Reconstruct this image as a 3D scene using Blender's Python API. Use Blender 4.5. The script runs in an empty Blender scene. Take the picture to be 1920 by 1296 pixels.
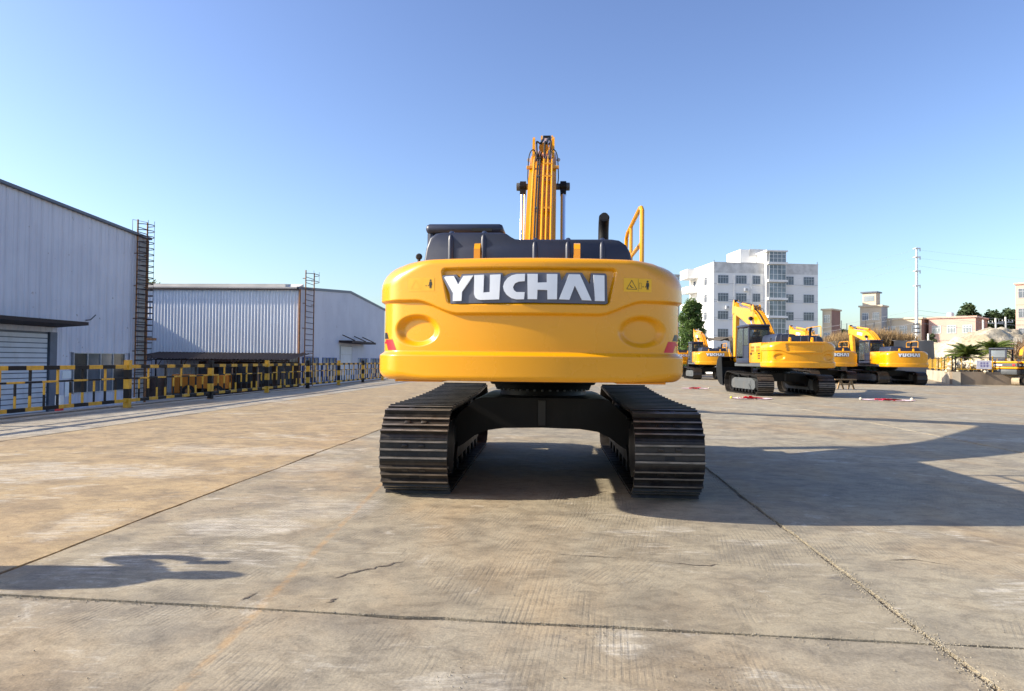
import bpy, bmesh, math, random
from math import sin, cos, pi, radians as R, sqrt, atan2, hypot
from mathutils import Vector, Matrix, noise as mnoise
random.seed(7)
S = bpy.context.scene
COL = S.collection

# ------------------------------------------------------------------ camera, sky, sun, exposure
cam_d = bpy.data.cameras.new('camera'); cam = bpy.data.objects.new('camera', cam_d); COL.objects.link(cam)
S.camera = cam
cam_d.sensor_width = 36; cam_d.lens = 1311 / 1920 * 36; cam_d.clip_end = 4000; cam_d.clip_start = .05
cam.matrix_world = (Matrix.Translation((0, 0, 1.4)) @ Matrix.Rotation(R(90), 4, 'X')
                    @ Matrix.Rotation(R(1.22), 4, 'X') @ Matrix.Rotation(R(.6), 4, 'Z'))
SUN_EL, SUN_A = R(29), R(2.0)          # light travels towards +X, drifting a little to +Y
w = bpy.data.worlds.new('World'); S.world = w; w.use_nodes = True
wn = w.node_tree; bg = wn.nodes['Background']
sky = wn.nodes.new('ShaderNodeTexSky'); sky.sky_type = 'NISHITA'; sky.sun_disc = False
sky.sun_elevation = SUN_EL; sky.sun_rotation = R(-92.0)
sky.altitude = 60; sky.air_density = 1.15; sky.dust_density = 1.3; sky.ozone_density = 3.8
v1 = wn.nodes.new('ShaderNodeVectorMath'); v1.operation = 'SCALE'; gm = wn.nodes.new('ShaderNodeGamma'); v2 = wn.nodes.new('ShaderNodeVectorMath'); v2.operation = 'SCALE'
PIV = .16 / .14                                    # the whole sky gets a little more contrast about this level
v1.inputs['Scale'].default_value = 1 / PIV; gm.inputs[1].default_value = 1.28; v2.inputs['Scale'].default_value = PIV
wn.links.new(sky.outputs[0], v1.inputs[0]); wn.links.new(v1.outputs[0], gm.inputs[0]); wn.links.new(gm.outputs[0], v2.inputs[0]); hs = wn.nodes.new('ShaderNodeHueSaturation'); hs.inputs['Hue'].default_value = .508; hs.inputs['Saturation'].default_value = .93
wn.links.new(v2.outputs[0], hs.inputs['Color']); wn.links.new(hs.outputs[0], bg.inputs[0])
bg.inputs[1].default_value = .09
sl = bpy.data.lights.new('sun', 'SUN'); so = bpy.data.objects.new('sun', sl); COL.objects.link(so)
sl.energy = 5.0; sl.angle = R(.53); sl.color = (1, .905, .75)
Ld = Vector((cos(SUN_EL) * cos(SUN_A), cos(SUN_EL) * sin(SUN_A), -sin(SUN_EL)))
so.rotation_euler = Ld.to_track_quat('-Z', 'Y').to_euler(); so.location = (-30, 0, 30)
S.view_settings.view_transform = 'Standard'; S.view_settings.look = 'None'
S.view_settings.exposure = 0.86; S.view_settings.gamma = 1; S.view_settings.use_curve_mapping = False

# ------------------------------------------------------------------ material helpers
def sstep(a, b, x):
    t = min(1, max(0, (x - a) / (b - a))) if a != b else float(x > a)
    return t * t * (3 - 2 * t)
class NT:
    def __init__(s, name):
        s.m = bpy.data.materials.new(name); s.m.use_nodes = True; s.t = s.m.node_tree
        s.b = s.t.nodes['Principled BSDF']
    def n(s, typ, **kw):
        nd = s.t.nodes.new('ShaderNode' + typ)
        for k, v in kw.items():
            if k.startswith('i_'):
                key = k[2:]; key = int(key) if key.isdigit() else key.replace('_', ' ')
                s.put(nd.inputs[key], v)
            else: setattr(nd, k, v)
        return nd
    def put(s, sock, v):
        if isinstance(v, bpy.types.NodeSocket): s.t.links.new(v, sock)
        else: sock.default_value = v
    def pos(s): return s.n('NewGeometry').outputs['Position']
    def objco(s): return s.n('TexCoord').outputs['Object']
    def mapp(s, vec, scale=(1, 1, 1), rot=(0, 0, 0), loc=(0, 0, 0)):
        m = s.n('Mapping'); s.put(m.inputs[0], vec); m.inputs['Scale'].default_value = scale
        m.inputs['Rotation'].default_value = rot; m.inputs['Location'].default_value = loc
        return m.outputs[0]
    def noise(s, vec, sc, det=4, rough=.55, dist=0.0):
        n = s.n('TexNoise', i_Scale=sc, i_Detail=det, i_Roughness=rough, i_Distortion=dist); s.put(n.inputs['Vector'], vec)
        return n.outputs['Fac']
    def ramp(s, f, a, b, c0=0.0, c1=1.0):
        m = s.n('MapRange', i_1=a, i_2=b, i_3=c0, i_4=c1); m.interpolation_type = 'SMOOTHSTEP'; s.put(m.inputs[0], f)
        return m.outputs[0]
    def mul(s, a, b, op='MULTIPLY'):
        m = s.n('Math', operation=op); s.put(m.inputs[0], a); s.put(m.inputs[1], b); return m.outputs[0]
    def mix(s, f, a, b):
        m = s.n('Mix', data_type='RGBA'); s.put(m.inputs[0], f); s.put(m.inputs[6], a); s.put(m.inputs[7], b); return m.outputs[2]
    def bump(s, h, st=.3, d=.01):
        b = s.n('Bump', i_Strength=st, i_Distance=d); s.put(b.inputs['Height'], h); s.put(s.b.inputs['Normal'], b.outputs[0])
    def set(s, **kw):
        for k, v in kw.items(): s.put(s.b.inputs[k.replace('_', ' ')], v)
        return s.m
def C4(c): return (c[0], c[1], c[2], 1)
def pm(name, c, rough=.5, metal=0, var=.12, nsc=6.0, bump=0.0, coat=0.0, dirt=None, dirtf=.5, spec=.5):
    t = NT(name); v = t.objco()
    f = t.noise(v, nsc, 5)
    a = C4([x * (1 - var) for x in c]); b = C4([min(1, x * (1 + var)) for x in c])
    col = t.mix(t.ramp(f, .3, .7), a, b)
    if dirt:
        g = t.ramp(t.noise(t.mapp(v, (1, 1, .35)), nsc * .7, 6, .65), .5, .75, 0, dirtf)
        col = t.mix(g, col, C4(dirt))
    t.set(Base_Color=col, Roughness=t.ramp(f, .2, .8, rough * .88, min(1, rough * 1.1)), Metallic=metal)
    t.b.inputs['Coat Weight'].default_value = coat; t.b.inputs['Coat Roughness'].default_value = .09
    t.b.inputs['Specular IOR Level'].default_value = spec
    if bump: t.bump(t.noise(v, nsc * 8, 4), bump, .01)
    return t.m

M = {}
M['yellow'] = pm('yellow_paint', (.77, .328, .0012), .27, var=.02, nsc=2.0, coat=.4)
M['yellow_old'] = pm('worn_yellow_paint', (.56, .31, .012), .5, var=.15, nsc=9, dirt=(.16, .10, .05), dirtf=.6)
M['black_old'] = pm('worn_black_paint', (.007, .007, .009), .6, var=.2, nsc=9, dirt=(.07, .055, .04), dirtf=.25, spec=.25)
M['navy'] = pm('charcoal_navy_paint', (.022, .028, .052), .42, var=.06, nsc=4)
M['black'] = pm('black_steel_paint', (.006, .006, .0065), .5, var=.15, nsc=5, dirt=(.03, .025, .02), dirtf=.25, spec=.25)
M['frame_grey'] = pm('dark_grey_paint', (.085, .092, .095), .5, var=.1, nsc=4, dirt=(.15, .12, .09), dirtf=.35)
M['gusset'] = pm('dull_grey_plate', (.035, .034, .032), .6)
M['rubber'] = pm('black_rubber', (.012, .012, .012), .7)
M['chrome'] = pm('chrome_rod', (.72, .73, .75), .12, 1.0, var=.02)
M['emblem'] = pm('silver_emblem', (.80, .81, .84), .32, .15, var=.03, coat=.3)
M['emblem_plate'] = pm('grey_emblem_plate', (.105, .112, .145), .45, var=.05)
M['white'] = pm('white_paint', (.78, .78, .76), .5, var=.04)
M['red'] = pm('red_film', (.62, .008, .02), .4, var=.04)
M['decal_black'] = pm('black_film', (.02, .018, .016), .4)
M['decal_yellow'] = pm('yellow_film', (.86, .47, .01), .4, var=.02)
M['decal_faint'] = pm('sun_bleached_film', (.70, .36, .01), .4, var=.02)
def glassm(name, c, rough=.05):
    t = NT(name); t.set(Base_Color=C4(c), Roughness=rough, Metallic=0.0)
    t.b.inputs['Transmission Weight'].default_value = .85; t.b.inputs['IOR'].default_value = 1.2
    return t.m
M['cab_glass'] = glassm('tinted_cab_glass', (.22, .27, .30))
M['win_glass'] = pm('dark_window_glass', (.10, .115, .14), .10, var=.25, nsc=.8, spec=.8)
M['win_glass_pale'] = pm('pale_window_glass', (.22, .26, .29), .08, var=.25, nsc=.6, spec=.8)
M['win_glass_stair'] = pm('stair_tower_glass', (.16, .19, .21), .08, var=.35, nsc=.5, spec=.8)
M['win_glass_dim'] = pm('dim_window_glass', (.035, .04, .045), .12, var=.3, nsc=.8, spec=.5)
M['alu'] = pm('aluminium_frame', (.45, .46, .48), .4, .3)
# track steel: dark with rub-worn grouser edges and dust
t = NT('track_steel'); v = t.pos(); f = t.noise(v, 9, 6, .65); g = t.noise(t.mapp(v, (1, 6, 6)), 5, 5)
col = t.mix(t.ramp(f, .42, .7), (.017, .015, .014, 1), (.042, .036, .031, 1)); col = t.mix(t.ramp(g, .58, .76, 0, .35), col, (.09, .068, .05, 1))
rn_ = t.n('ObjectInfo').outputs['Random']; col = t.mix(t.ramp(rn_, .5, 1.0, 0, .3), col, (.115, .092, .072, 1))
t.set(Base_Color=col, Roughness=t.ramp(f, .3, .7, .34, .55), Metallic=.35); t.bump(f, .25, .004); M['track'] = t.m
t = NT('worn_steel_edge'); v = t.pos(); f = t.noise(t.mapp(v, (.7, 4, 4)), 8, 5, .6)
t.set(Base_Color=t.mix(t.ramp(f, .3, .7), (.14, .12, .10, 1), (.32, .275, .23, 1)), Roughness=.40, Metallic=.35); M['edge'] = t.m

def concrete(name, tint=None):
    t = NT(name); p = t.pos(); c = t.n('ObjectInfo').outputs['Color']
    r = t.n('ObjectInfo').outputs['Random']
    col = c
    fine0 = t.noise(p, 22, 4, .7)
    big = t.noise(t.mapp(p, (1, .55, 1)), .55, 6, .62, .4)
    col = t.mix(t.ramp(big, .42, .70, 0, .7), col, (.42, .30, .165, 1))
    cloud = t.noise(p, 1.9, 7, .66, .3)
    dk = t.n('Mix', data_type='RGBA', blend_type='MULTIPLY'); t.put(dk.inputs[0], t.ramp(cloud, .36, .60, .7, 0)); t.put(dk.inputs[6], col); dk.inputs[7].default_value = (.58, .58, .6, 1); col = dk.outputs[2]
    # broom grooves in three slightly different directions, patchy
    gr = None
    for k, (ang, sc, th) in enumerate(((-8, 9.2, .455), (-30, 8.4, .52), (-14, 10.0, .50))):
        wv = t.n('TexWave', wave_type='BANDS', bands_direction='X', i_Scale=sc, i_Distortion=.55, i_Detail=3.0, i_Detail_Scale=1.6)
        t.put(wv.inputs['Vector'], t.mapp(p, (1, 1, 1), (0, 0, R(-ang))))
        mk = t.ramp(t.noise(t.mapp(p, (1, .8, 1), (0, 0, 0), (k * 13.7, k * 5.1, 0)), .5, 4, .65), th, th + .12)
        g = t.mul(t.ramp(wv.outputs['Fac'], .1, .5, 1, 0), mk)
        gr = g if gr is None else t.mul(gr, g, 'MAXIMUM')
    gr = t.mul(gr, t.ramp(t.noise(t.mapp(p, (1, .4, 1)), 5.0, 5, .75), .36, .62))
    # pale scuffs and lime patches dragged sideways by track grousers
    patch = t.ramp(t.noise(t.mapp(p, (.75, 1.15, 1), (0, 0, R(8)), (3.1, 7.7, 0)), .62, 8, .7, .6), .55, .64)
    streak = t.ramp(t.noise(t.mapp(p, (1.3, 8.5, 1), (0, 0, R(4))), 2.0, 7, .72, .6), .44, .60)
    patch2 = t.ramp(t.noise(t.mapp(p, (1, 1, 1), (0, 0, 0), (9.4, 2.2, 0)), 1.7, 7, .7, .5), .61, .68)
    thin = t.mul(t.ramp(t.noise(t.mapp(p, (2.2, 13, 1), (0, 0, R(-7))), 1.6, 6, .68, 1.0), .60, .70), t.ramp(t.noise(p, .8, 3), .48, .62))
    scuff = t.mul(t.mul(patch, streak), t.mul(thin, .75), 'MAXIMUM'); scuff = t.mul(scuff, t.mul(t.mul(patch2, t.ramp(fine0, .3, .55)), .55), 'MAXIMUM')
    # lime and cement spills where they lie on the yard
    sxy = t.n('SeparateXYZ'); t.put(sxy.inputs[0], t.n('VectorMath', operation='ADD', i_0=p, i_1=t.n('VectorMath', operation='SCALE', i_0=t.n('TexNoise', i_Scale=1.3, i_Detail=5.0).outputs['Color'], i_Scale=.0).outputs[0]).outputs[0])
    wob = t.noise(p, 1.6, 6, .75, .6)
    for (cx, cy, rx, ry, st_) in ((-5.3, 8.6, 1.9, .62, .9), (-4.0, 10.6, 1.6, .5, .8), (-6.6, 8.0, 1.2, .5, .8), (-2.2, 5.9, .55, .36, 1.0), (-1.75, 6.6, .5, .55, .6), (-3.6, 5.9, .35, .5, .7), (-2.55, 9.3, .5, .8, .6), (.55, 3.55, .16, .2, .8), (1.35, 5.9, .16, .12, .8), (2.0, 4.9, .28, .06, .8), (-.25, 3.0, .35, .2, .6)):
        ex = t.mul(t.mul(sxy.outputs[0], -cx, 'ADD'), 1 / rx); ey = t.mul(t.mul(sxy.outputs[1], -cy, 'ADD'), 1 / ry)
        dd = t.mul(t.mul(ex, ex), t.mul(ey, ey), 'ADD')
        mk = t.ramp(t.mul(dd, t.mul(t.mul(wob, -.5, 'ADD'), 5.5), 'ADD'), .2, 1.3, st_, 0)
        scuff = t.mul(scuff, t.mul(mk, t.ramp(streak, 0, 1, .35, 1)), 'MAXIMUM')
    col = t.mix(t.mul(scuff, .75), col, (.60, .55, .455, 1))
    # grey-brown mottling, pits and short scratches at hand size
    mot = t.noise(t.mapp(p, (1, 1.5, 1), (0, 0, R(15))), 5.5, 8, .74, .8)
    dm = t.n('Mix', data_type='RGBA', blend_type='MULTIPLY'); t.put(dm.inputs[0], t.ramp(mot, .33, .58, .75, 0)); t.put(dm.inputs[6], col); dm.inputs[7].default_value = (.62, .61, .60, 1); col = dm.outputs[2]
    for k, (ang, lo_) in enumerate(((18, .655), (-42, .665), (75, .67))):
        sn = t.noise(t.mapp(p, (1.2, 9, 1), (0, 0, R(ang)), (k * 7.3, k * 3.9, 0)), 3.2, 5, .62, .5)
        sk_ = t.mul(t.ramp(sn, lo_, lo_ + .05), t.ramp(t.noise(t.mapp(p, (1, 1, 1), (0, 0, 0), (k * 5.5, 0, 0)), 1.3, 3), .46, .60))
        col = t.mix(t.mul(sk_, .6), col, (.52, .47, .39, 1) if k == 1 else (.12, .105, .09, 1))
    # dark rubber and oil smears
    sm = t.mul(t.ramp(t.noise(t.mapp(p, (2.2, 4.6, 1), (0, 0, R(24))), 1.15, 6, .7, .7), .585, .70), t.ramp(t.noise(p, .5, 3), .47, .58))
    col = t.mix(t.mul(sm, .6), col, (.11, .10, .095, 1))
    sp = t.ramp(t.noise(p, 11, 3, .6), .70, .76); col = t.mix(t.mul(sp, .5), col, (.12, .09, .06, 1))
    col = t.mix(t.mul(gr, .22), col, (.15, .135, .11, 1))
    fine = t.noise(p, 75, 3, .7)
    fm = t.n('Mix', data_type='RGBA', blend_type='MULTIPLY'); fm.inputs[0].default_value = .55; t.put(fm.inputs[6], col); t.put(fm.inputs[7], t.mix(t.ramp(fine, .25, .75), (.62, .62, .62, 1), (1.12, 1.12, 1.12, 1))); col = fm.outputs[2]
    # worn ochre guide line once painted along the bay
    sx = t.n('SeparateXYZ'); t.put(sx.inputs[0], p)
    ln = t.mul(t.mul(sx.outputs[0], 1.35, 'ADD'), t.mul(sx.outputs[1], .012), 'ADD')
    ln = t.ramp(t.mul(ln, 0.0, 'ADD'), 0, 1) if False else t.n('Math', operation='ABSOLUTE', i_0=ln).outputs[0]
    lm = t.mul(t.ramp(ln, .008, .04, 1, 0), t.ramp(t.noise(p, 5, 6, .75), .36, .62))
    col = t.mix(t.mul(lm, .3), col, (.50, .25, .05, 1))
    t.set(Base_Color=col, Roughness=t.ramp(cloud, .3, .7, .68, .9)); t.b.inputs['Specular IOR Level'].default_value = .35
    h = t.mul(t.mul(t.mul(gr, -.25), t.mul(fine, .30), 'ADD'), t.mul(t.noise(p, 17, 5, .65), .9), 'ADD')
    t.bump(h, .42, .012)
    return t.m
M['slab'] = concrete('brushed_concrete')
M['joint'] = pm('joint_dirt', (.115, .09, .066), .95, var=.3, nsc=30, bump=.6)
M['gravel'] = pm('pale_grit', (.27, .235, .175), .9, var=.35, nsc=40)
M['kerb'] = pm('kerb_concrete', (.26, .23, .19), .9, var=.2, nsc=3, bump=.3, dirt=(.12, .1, .08))
M['terrace'] = pm('lower_yard_concrete', (.36, .32, .26), .9, var=.15, nsc=.5, bump=.2, dirt=(.2, .17, .13))
M['earth_far'] = pm('dry_ground', (.22, .19, .12), .95, var=.3, nsc=.05)
M['cladding_'] = pm('white_steel_cladding', (.57, .565, .635), .45, var=.03, nsc=.5, dirt=(.47, .45, .47), dirtf=.25)
M['cladding_lit'] = pm('sunlit_side_cladding', (.76, .78, .80), .40, var=.03, nsc=.5, dirt=(.62, .60, .57), dirtf=.2)  # whiter copy for the sunlit side, sunlight partly in the colour
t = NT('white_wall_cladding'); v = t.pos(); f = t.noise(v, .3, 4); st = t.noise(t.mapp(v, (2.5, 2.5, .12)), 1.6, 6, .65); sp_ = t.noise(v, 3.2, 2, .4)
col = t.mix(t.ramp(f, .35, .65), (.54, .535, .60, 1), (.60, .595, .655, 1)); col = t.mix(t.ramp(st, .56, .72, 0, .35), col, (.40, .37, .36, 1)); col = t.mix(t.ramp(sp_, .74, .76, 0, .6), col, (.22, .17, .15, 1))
t.set(Base_Color=col, Roughness=.48); M['cladding'] = t.m  # lilac tone paints the bluish shade on these walls
M['trim_blue'] = pm('slate_blue_trim', (.10, .12, .16), .5, var=.1, nsc=2)
M['roofsheet'] = pm('pale_roof_sheet', (.60, .56, .50), .6, var=.1, nsc=.5)
M['rust'] = pm('rusty_steel', (.25, .115, .045), .8, var=.35, nsc=5, dirt=(.05, .03, .02))
M['rust_dark'] = pm('dark_rusty_sheet', (.04, .025, .022), .8, var=.3, nsc=3)
M['shutter'] = pm('roller_shutter', (.56, .58, .62), .45, var=.06, nsc=1.0, dirt=(.4, .37, .34))
M['blue_paint'] = pm('blue_paint', (.03, .10, .35), .5)
M['facade'] = pm('white_facade_tile', (.80, .79, .76), .7, var=.04, nsc=.35, dirt=(.64, .62, .59), dirtf=.3)
M['facade_line'] = pm('grey_facade_joint', (.34, .34, .34), .8)
M['stain'] = pm('stained_render', (.60, .59, .565), .85, var=.2, nsc=.8)
M['pink'] = pm('pink_render', (.60, .38, .30), .8, var=.06, nsc=.3, dirt=(.5, .38, .32))
M['end_shade'] = pm('shaded_end_render', (.33, .19, .15), .85, var=.1, nsc=.4)  # for house ends turned from the sun: their shade is in the colour
M['cream'] = pm('cream_render', (.64, .53, .38), .8, var=.06, nsc=.3, dirt=(.45, .38, .3))
M['greyb'] = pm('grey_render', (.40, .40, .39), .85, var=.1, nsc=.3)
M['soil'] = None
t = NT('sandy_soil'); p = t.pos(); f = t.noise(p, .35, 7, .65, .5); g = t.noise(p, 2.2, 6, .7)
col = t.mix(t.ramp(f, .35, .65), (.40, .33, .215, 1), (.60, .52, .38, 1)); col = t.mix(t.ramp(g, .5, .7, 0, .75), col, (.20, .155, .10, 1))
t.set(Base_Color=col, Roughness=.95); t.bump(g, .9, .25); M['soil'] = t.m
t = NT('shaded_earth'); p = t.pos(); f = t.noise(p, .5, 7, .65, .5); g = t.noise(p, 2.5, 6, .7)
col = t.mix(t.ramp(f, .35, .65), (.075, .06, .04, 1), (.16, .125, .085, 1)); col = t.mix(t.ramp(g, .5, .7, 0, .6), col, (.05, .055, .028, 1))
t.set(Base_Color=col, Roughness=.95); t.bump(g, .9, .25); M['earth'] = t.m  # the bank's shade is put into this dark earth colour
M['cut'] = pm('shaded_cut_earth', (.26, .225, .18), .95, var=.2, nsc=.6, bump=.5)  # duller than the sandy soil: shade on the cut face is painted in
M['wall_shade'] = pm('shaded_retaining_concrete', (.27, .205, .14), .9, var=.2, nsc=.6, bump=.3, dirt=(.1, .08, .06), dirtf=.7)  # darker copy of the wall concrete, painting the shade on its right face
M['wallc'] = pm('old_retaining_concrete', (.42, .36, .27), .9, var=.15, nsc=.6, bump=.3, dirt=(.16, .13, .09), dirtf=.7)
def leafm(name, a, b):
    t = NT(name); p = t.pos(); f = t.noise(p, .9, 4, .6); rn = t.noise(p, 9, 2)
    col = t.mix(t.ramp(f, .3, .7), C4(a), C4(b)); col = t.mix(t.ramp(rn, .4, .7, 0, .5), col, C4([x * 1.35 for x in b]))
    t.set(Base_Color=col, Roughness=.6); t.b.inputs['Specular IOR Level'].default_value = .3
    tr = t.n('BsdfTranslucent'); t.put(tr.inputs[0], col); mx = t.n('MixShader'); mx.inputs[0].default_value = .3
    t.t.links.new(t.b.outputs[0], mx.inputs[1]); t.t.links.new(tr.outputs[0], mx.inputs[2])
    t.t.links.new(mx.outputs[0], t.t.nodes['Material Output'].inputs[0]); return t.m
M['hill'] = leafm('far_wooded_slope', (.06, .075, .055), (.10, .115, .075))
M['leaf'] = leafm('green_leaf', (.05, .10, .025), (.12, .18, .045))
M['leaf_dark'] = leafm('dark_green_leaf', (.03, .055, .02), (.065, .095, .035))
M['leaf_sage'] = leafm('dusty_leaf', (.07, .09, .04), (.13, .14, .07))
M['palm'] = leafm('palm_frond', (.055, .10, .02), (.16, .19, .04))
M['reed'] = leafm('dry_reed', (.20, .13, .06), (.40, .27, .13))
M['scrub'] = leafm('dry_scrub', (.16, .10, .05), (.27, .17, .09))
M['bark'] = pm('bark', (.10, .075, .05), .9, var=.3, nsc=6)
M['wood'] = pm('rough_timber', (.30, .19, .09), .8, var=.2, nsc=8)
M['track_dusty'] = pm('dusty_track', (.42, .33, .22), .9, var=.2, nsc=4)
M['beige_paint'] = pm('beige_blade_paint', (.42, .29, .17), .6, var=.1)
M['orange'] = pm('orange_paint', (.62, .20, .015), .45, var=.08, dirt=(.25, .12, .05), dirtf=.4)
M['brown'] = pm('brown_drum_paint', (.07, .04, .03), .6, var=.2)
M['galv'] = pm('galvanised_pole', (.62, .64, .66), .45, .3, var=.06)
M['concrete_pole'] = pm('pale_concrete_pole', (.60, .58, .54), .8)
M['wire'] = pm('cable', (.05, .05, .06), .6); M['cable'] = pm('far_cable', (.28, .30, .34), .6)
M['cloth'] = pm('dark_clothing', (.03, .035, .05), .9); M['skin'] = pm('skin', (.45, .27, .18), .6)
M['ribbon'] = pm('pale_pink_ribbon', (.72, .52, .54), .7, var=.06)
M['silk'] = pm('red_silk', (.60, .02, .06), .5, var=.15, nsc=20)
M['ball'] = pm('cream_plaster', (.62, .55, .40), .7)
M['lime'] = pm('lime_yellow_ball', (.62, .60, .05), .6)
M['signwhite'] = pm('pale_sign_sheet', (.62, .60, .66), .5)
M['signblue'] = pm('sign_blue_print', (.10, .06, .30), .5)
M['rubble'] = pm('cream_rubble', (.55, .48, .34), .9, var=.3, nsc=2)

# ------------------------------------------------------------------ mesh helpers
class MB:
    def __init__(s): s.v = []; s.f = []; s.m = []
    def add(s, vs, fs, mi=0):
        o = len(s.v); s.v += [tuple(v) for v in vs]; s.f += [tuple(o + i for i in f) for f in fs]; s.m += [mi] * len(fs); return s
    def box(s, x0, x1, y0, y1, z0, z1, mi=0, ch=0.0):
        if ch <= 0:
            vs = [(x, y, z) for z in (z0, z1) for y in (y0, y1) for x in (x0, x1)]
            return s.add(vs, [(0, 2, 3, 1), (4, 5, 7, 6), (0, 1, 5, 4), (2, 6, 7, 3), (0, 4, 6, 2), (1, 3, 7, 5)], mi)
        bm = bmesh.new(); bmesh.ops.create_cube(bm, size=1)
        for v in bm.verts: v.co = ((x0 + x1) / 2 + v.co.x * (x1 - x0), (y0 + y1) / 2 + v.co.y * (y1 - y0), (z0 + z1) / 2 + v.co.z * (z1 - z0))
        bmesh.ops.bevel(bm, geom=list(bm.edges), offset=ch, segments=2, profile=.5, affect='EDGES')
        bm.verts.index_update(); s.add([v.co for v in bm.verts], [[v.index for v in f.verts] for f in bm.faces], mi); bm.free(); return s
    def obox(s, c, ax, ay, az, mi=0):
        c = Vector(c); ax, ay, az = Vector(ax), Vector(ay), Vector(az)
        vs = [c + ax * x + ay * y + az * z for z in (-1, 1) for y in (-1, 1) for x in (-1, 1)]
        return s.add(vs, [(0, 2, 3, 1), (4, 5, 7, 6), (0, 1, 5, 4), (2, 6, 7, 3), (0, 4, 6, 2), (1, 3, 7, 5)], mi)
    def tube(s, pts, r, n=8, mi=0, cap=True):
        pts = [Vector(p) for p in pts]; rings = []; prev = None
        for i, p in enumerate(pts):
            d = ((pts[min(i + 1, len(pts) - 1)] - p).normalized() + (p - pts[max(i - 1, 0)]).normalized())
            d.normalize()
            if prev is None:
                a = d.cross(Vector((0, 0, 1)) if abs(d.z) < .9 else Vector((1, 0, 0))).normalized()
            else:
                a = (prev - d * prev.dot(d)).normalized()
            prev = a; b = d.cross(a); rr = r[i] if isinstance(r, (list, tuple)) else r
            rings.append([p + (a * cos(2 * pi * k / n) + b * sin(2 * pi * k / n)) * rr for k in range(n)])
        vs = [q for rg in rings for q in rg]; fs = []
        for i in range(len(pts) - 1):
            for k in range(n): fs.append((i * n + k, i * n + (k + 1) % n, (i + 1) * n + (k + 1) % n, (i + 1) * n + k))
        if cap: fs += [tuple(range(n))[::-1], tuple((len(pts) - 1) * n + k for k in range(n))]
        return s.add(vs, fs, mi)
    def prism(s, poly, plane, a, b, mi=0):
        """extrude a 2-D outline: plane 'yz' along x, 'xz' along y, 'xy' along z"""
        def P(u, v, t): return (t, u, v) if plane == 'yz' else ((u, t, v) if plane == 'xz' else (u, v, t))
        n = len(poly); vs = [P(u, v, a) for u, v in poly] + [P(u, v, b) for u, v in poly]
        fs = [tuple(range(n))[::-1], tuple(range(n, 2 * n))] + [(i, (i + 1) % n, n + (i + 1) % n, n + i) for i in range(n)]
        return s.add(vs, fs, mi)
    def lathe(s, prof, c, axis='z', n=20, mi=0):
        vs = []; fs = []
        for h, r in prof:
            for k in range(n):
                a = 2 * pi * k / n; u, v = r * cos(a), r * sin(a)
                vs.append({'z': (c[0] + u, c[1] + v, c[2] + h), 'x': (c[0] + h, c[1] + u, c[2] + v), 'y': (c[0] + u, c[1] + h, c[2] + v)}[axis])
        m = len(prof)
        for i in range(m - 1):
            for k in range(n): fs.append((i * n + k, i * n + (k + 1) % n, (i + 1) * n + (k + 1) % n, (i + 1) * n + k))
        fs += [tuple(range(n))[::-1], tuple((m - 1) * n + k for k in range(n))]
        return s.add(vs, fs, mi)
    def mesh(s, name, mats, smooth=None):
        me = bpy.data.meshes.new(name); me.from_pydata(s.v, [], s.f)
        for m in (mats if isinstance(mats, (list, tuple)) else [mats]): me.materials.append(m)
        me.polygons.foreach_set('material_index', s.m)
        bm = bmesh.new(); bm.from_mesh(me); bmesh.ops.recalc_face_normals(bm, faces=bm.faces); bm.to_mesh(me); bm.free()
        if smooth is not None:
            me.shade_smooth(); me.set_sharp_from_angle(angle=R(smooth))
        me.update(); return me
    def build(s, name, mats, parent=None, loc=(0, 0, 0), rz=0, smooth=None):
        return link(name, s.mesh(name, mats, smooth), parent, loc, rz)
def link(name, me, parent=None, loc=(0, 0, 0), rz=0):
    o = bpy.data.objects.new(name, me); COL.objects.link(o); o.parent = parent; o.location = loc; o.rotation_euler = (0, 0, rz); return o
def tag(o, label=None, cat=None, group=None, kind=None):
    if label: o['label'] = label
    if cat: o['category'] = cat
    if group: o['group'] = group
    if kind: o['kind'] = kind
    return o
def empty(name, loc=(0, 0, 0), rz=0, parent=None):
    o = bpy.data.objects.new(name, None); COL.objects.link(o); o.location = loc; o.rotation_euler = (0, 0, rz); o.parent = parent
    o.empty_display_size = .2; return o
CH = {}
def kids(o): return [c for c in COL.objects if c.parent == o]
def copy_tree(o, parent=None):
    c = o.copy(); COL.objects.link(c); c.parent = parent
    for k in kids(o): copy_tree(k, c)
    return c

# yard axes: the concrete bays and the fence run along a direction turned 4.15 degrees to the right
PSI = R(4.15)
def yard(u, v, z=0.0): return (u * cos(PSI) + v * sin(PSI), -u * sin(PSI) + v * cos(PSI), z)

# ------------------------------------------------------------------ ground
g = MB(); g.add([(-1500, -300, -2.05), (1500, -300, -2.05), (1500, 2500, -2.05), (-1500, 2500, -2.05)], [(0, 1, 2, 3)])
tag(g.build('ground', M['terrace']), kind='structure')
US = [-12.15, -9.09, -3.6, 1.89, 7.38, 12.87, 18.36, 23.85, 29.34, 34.83, 40.32, 45.81, 51.3]
VS = [-10.2, 3.78, 17.8, 31.8, 45.8, 59.8, 73.8]
base = MB()
c = [yard(-12.2, -10.5, -.018), yard(70, -10.5, -.018), yard(70, 92, -.018), yard(-12.2, 92, -.018)]
base.add(c + [(x, y, -2.3) for x, y, z in c], [(0, 1, 2, 3), (0, 4, 5, 1), (1, 5, 6, 2), (2, 6, 7, 3), (3, 7, 4, 0)])
tag(base.build('yard_base', M['joint']), kind='structure')
yardr = tag(empty('yard_pavement'), kind='structure')
rs = random.Random(3)
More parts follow.
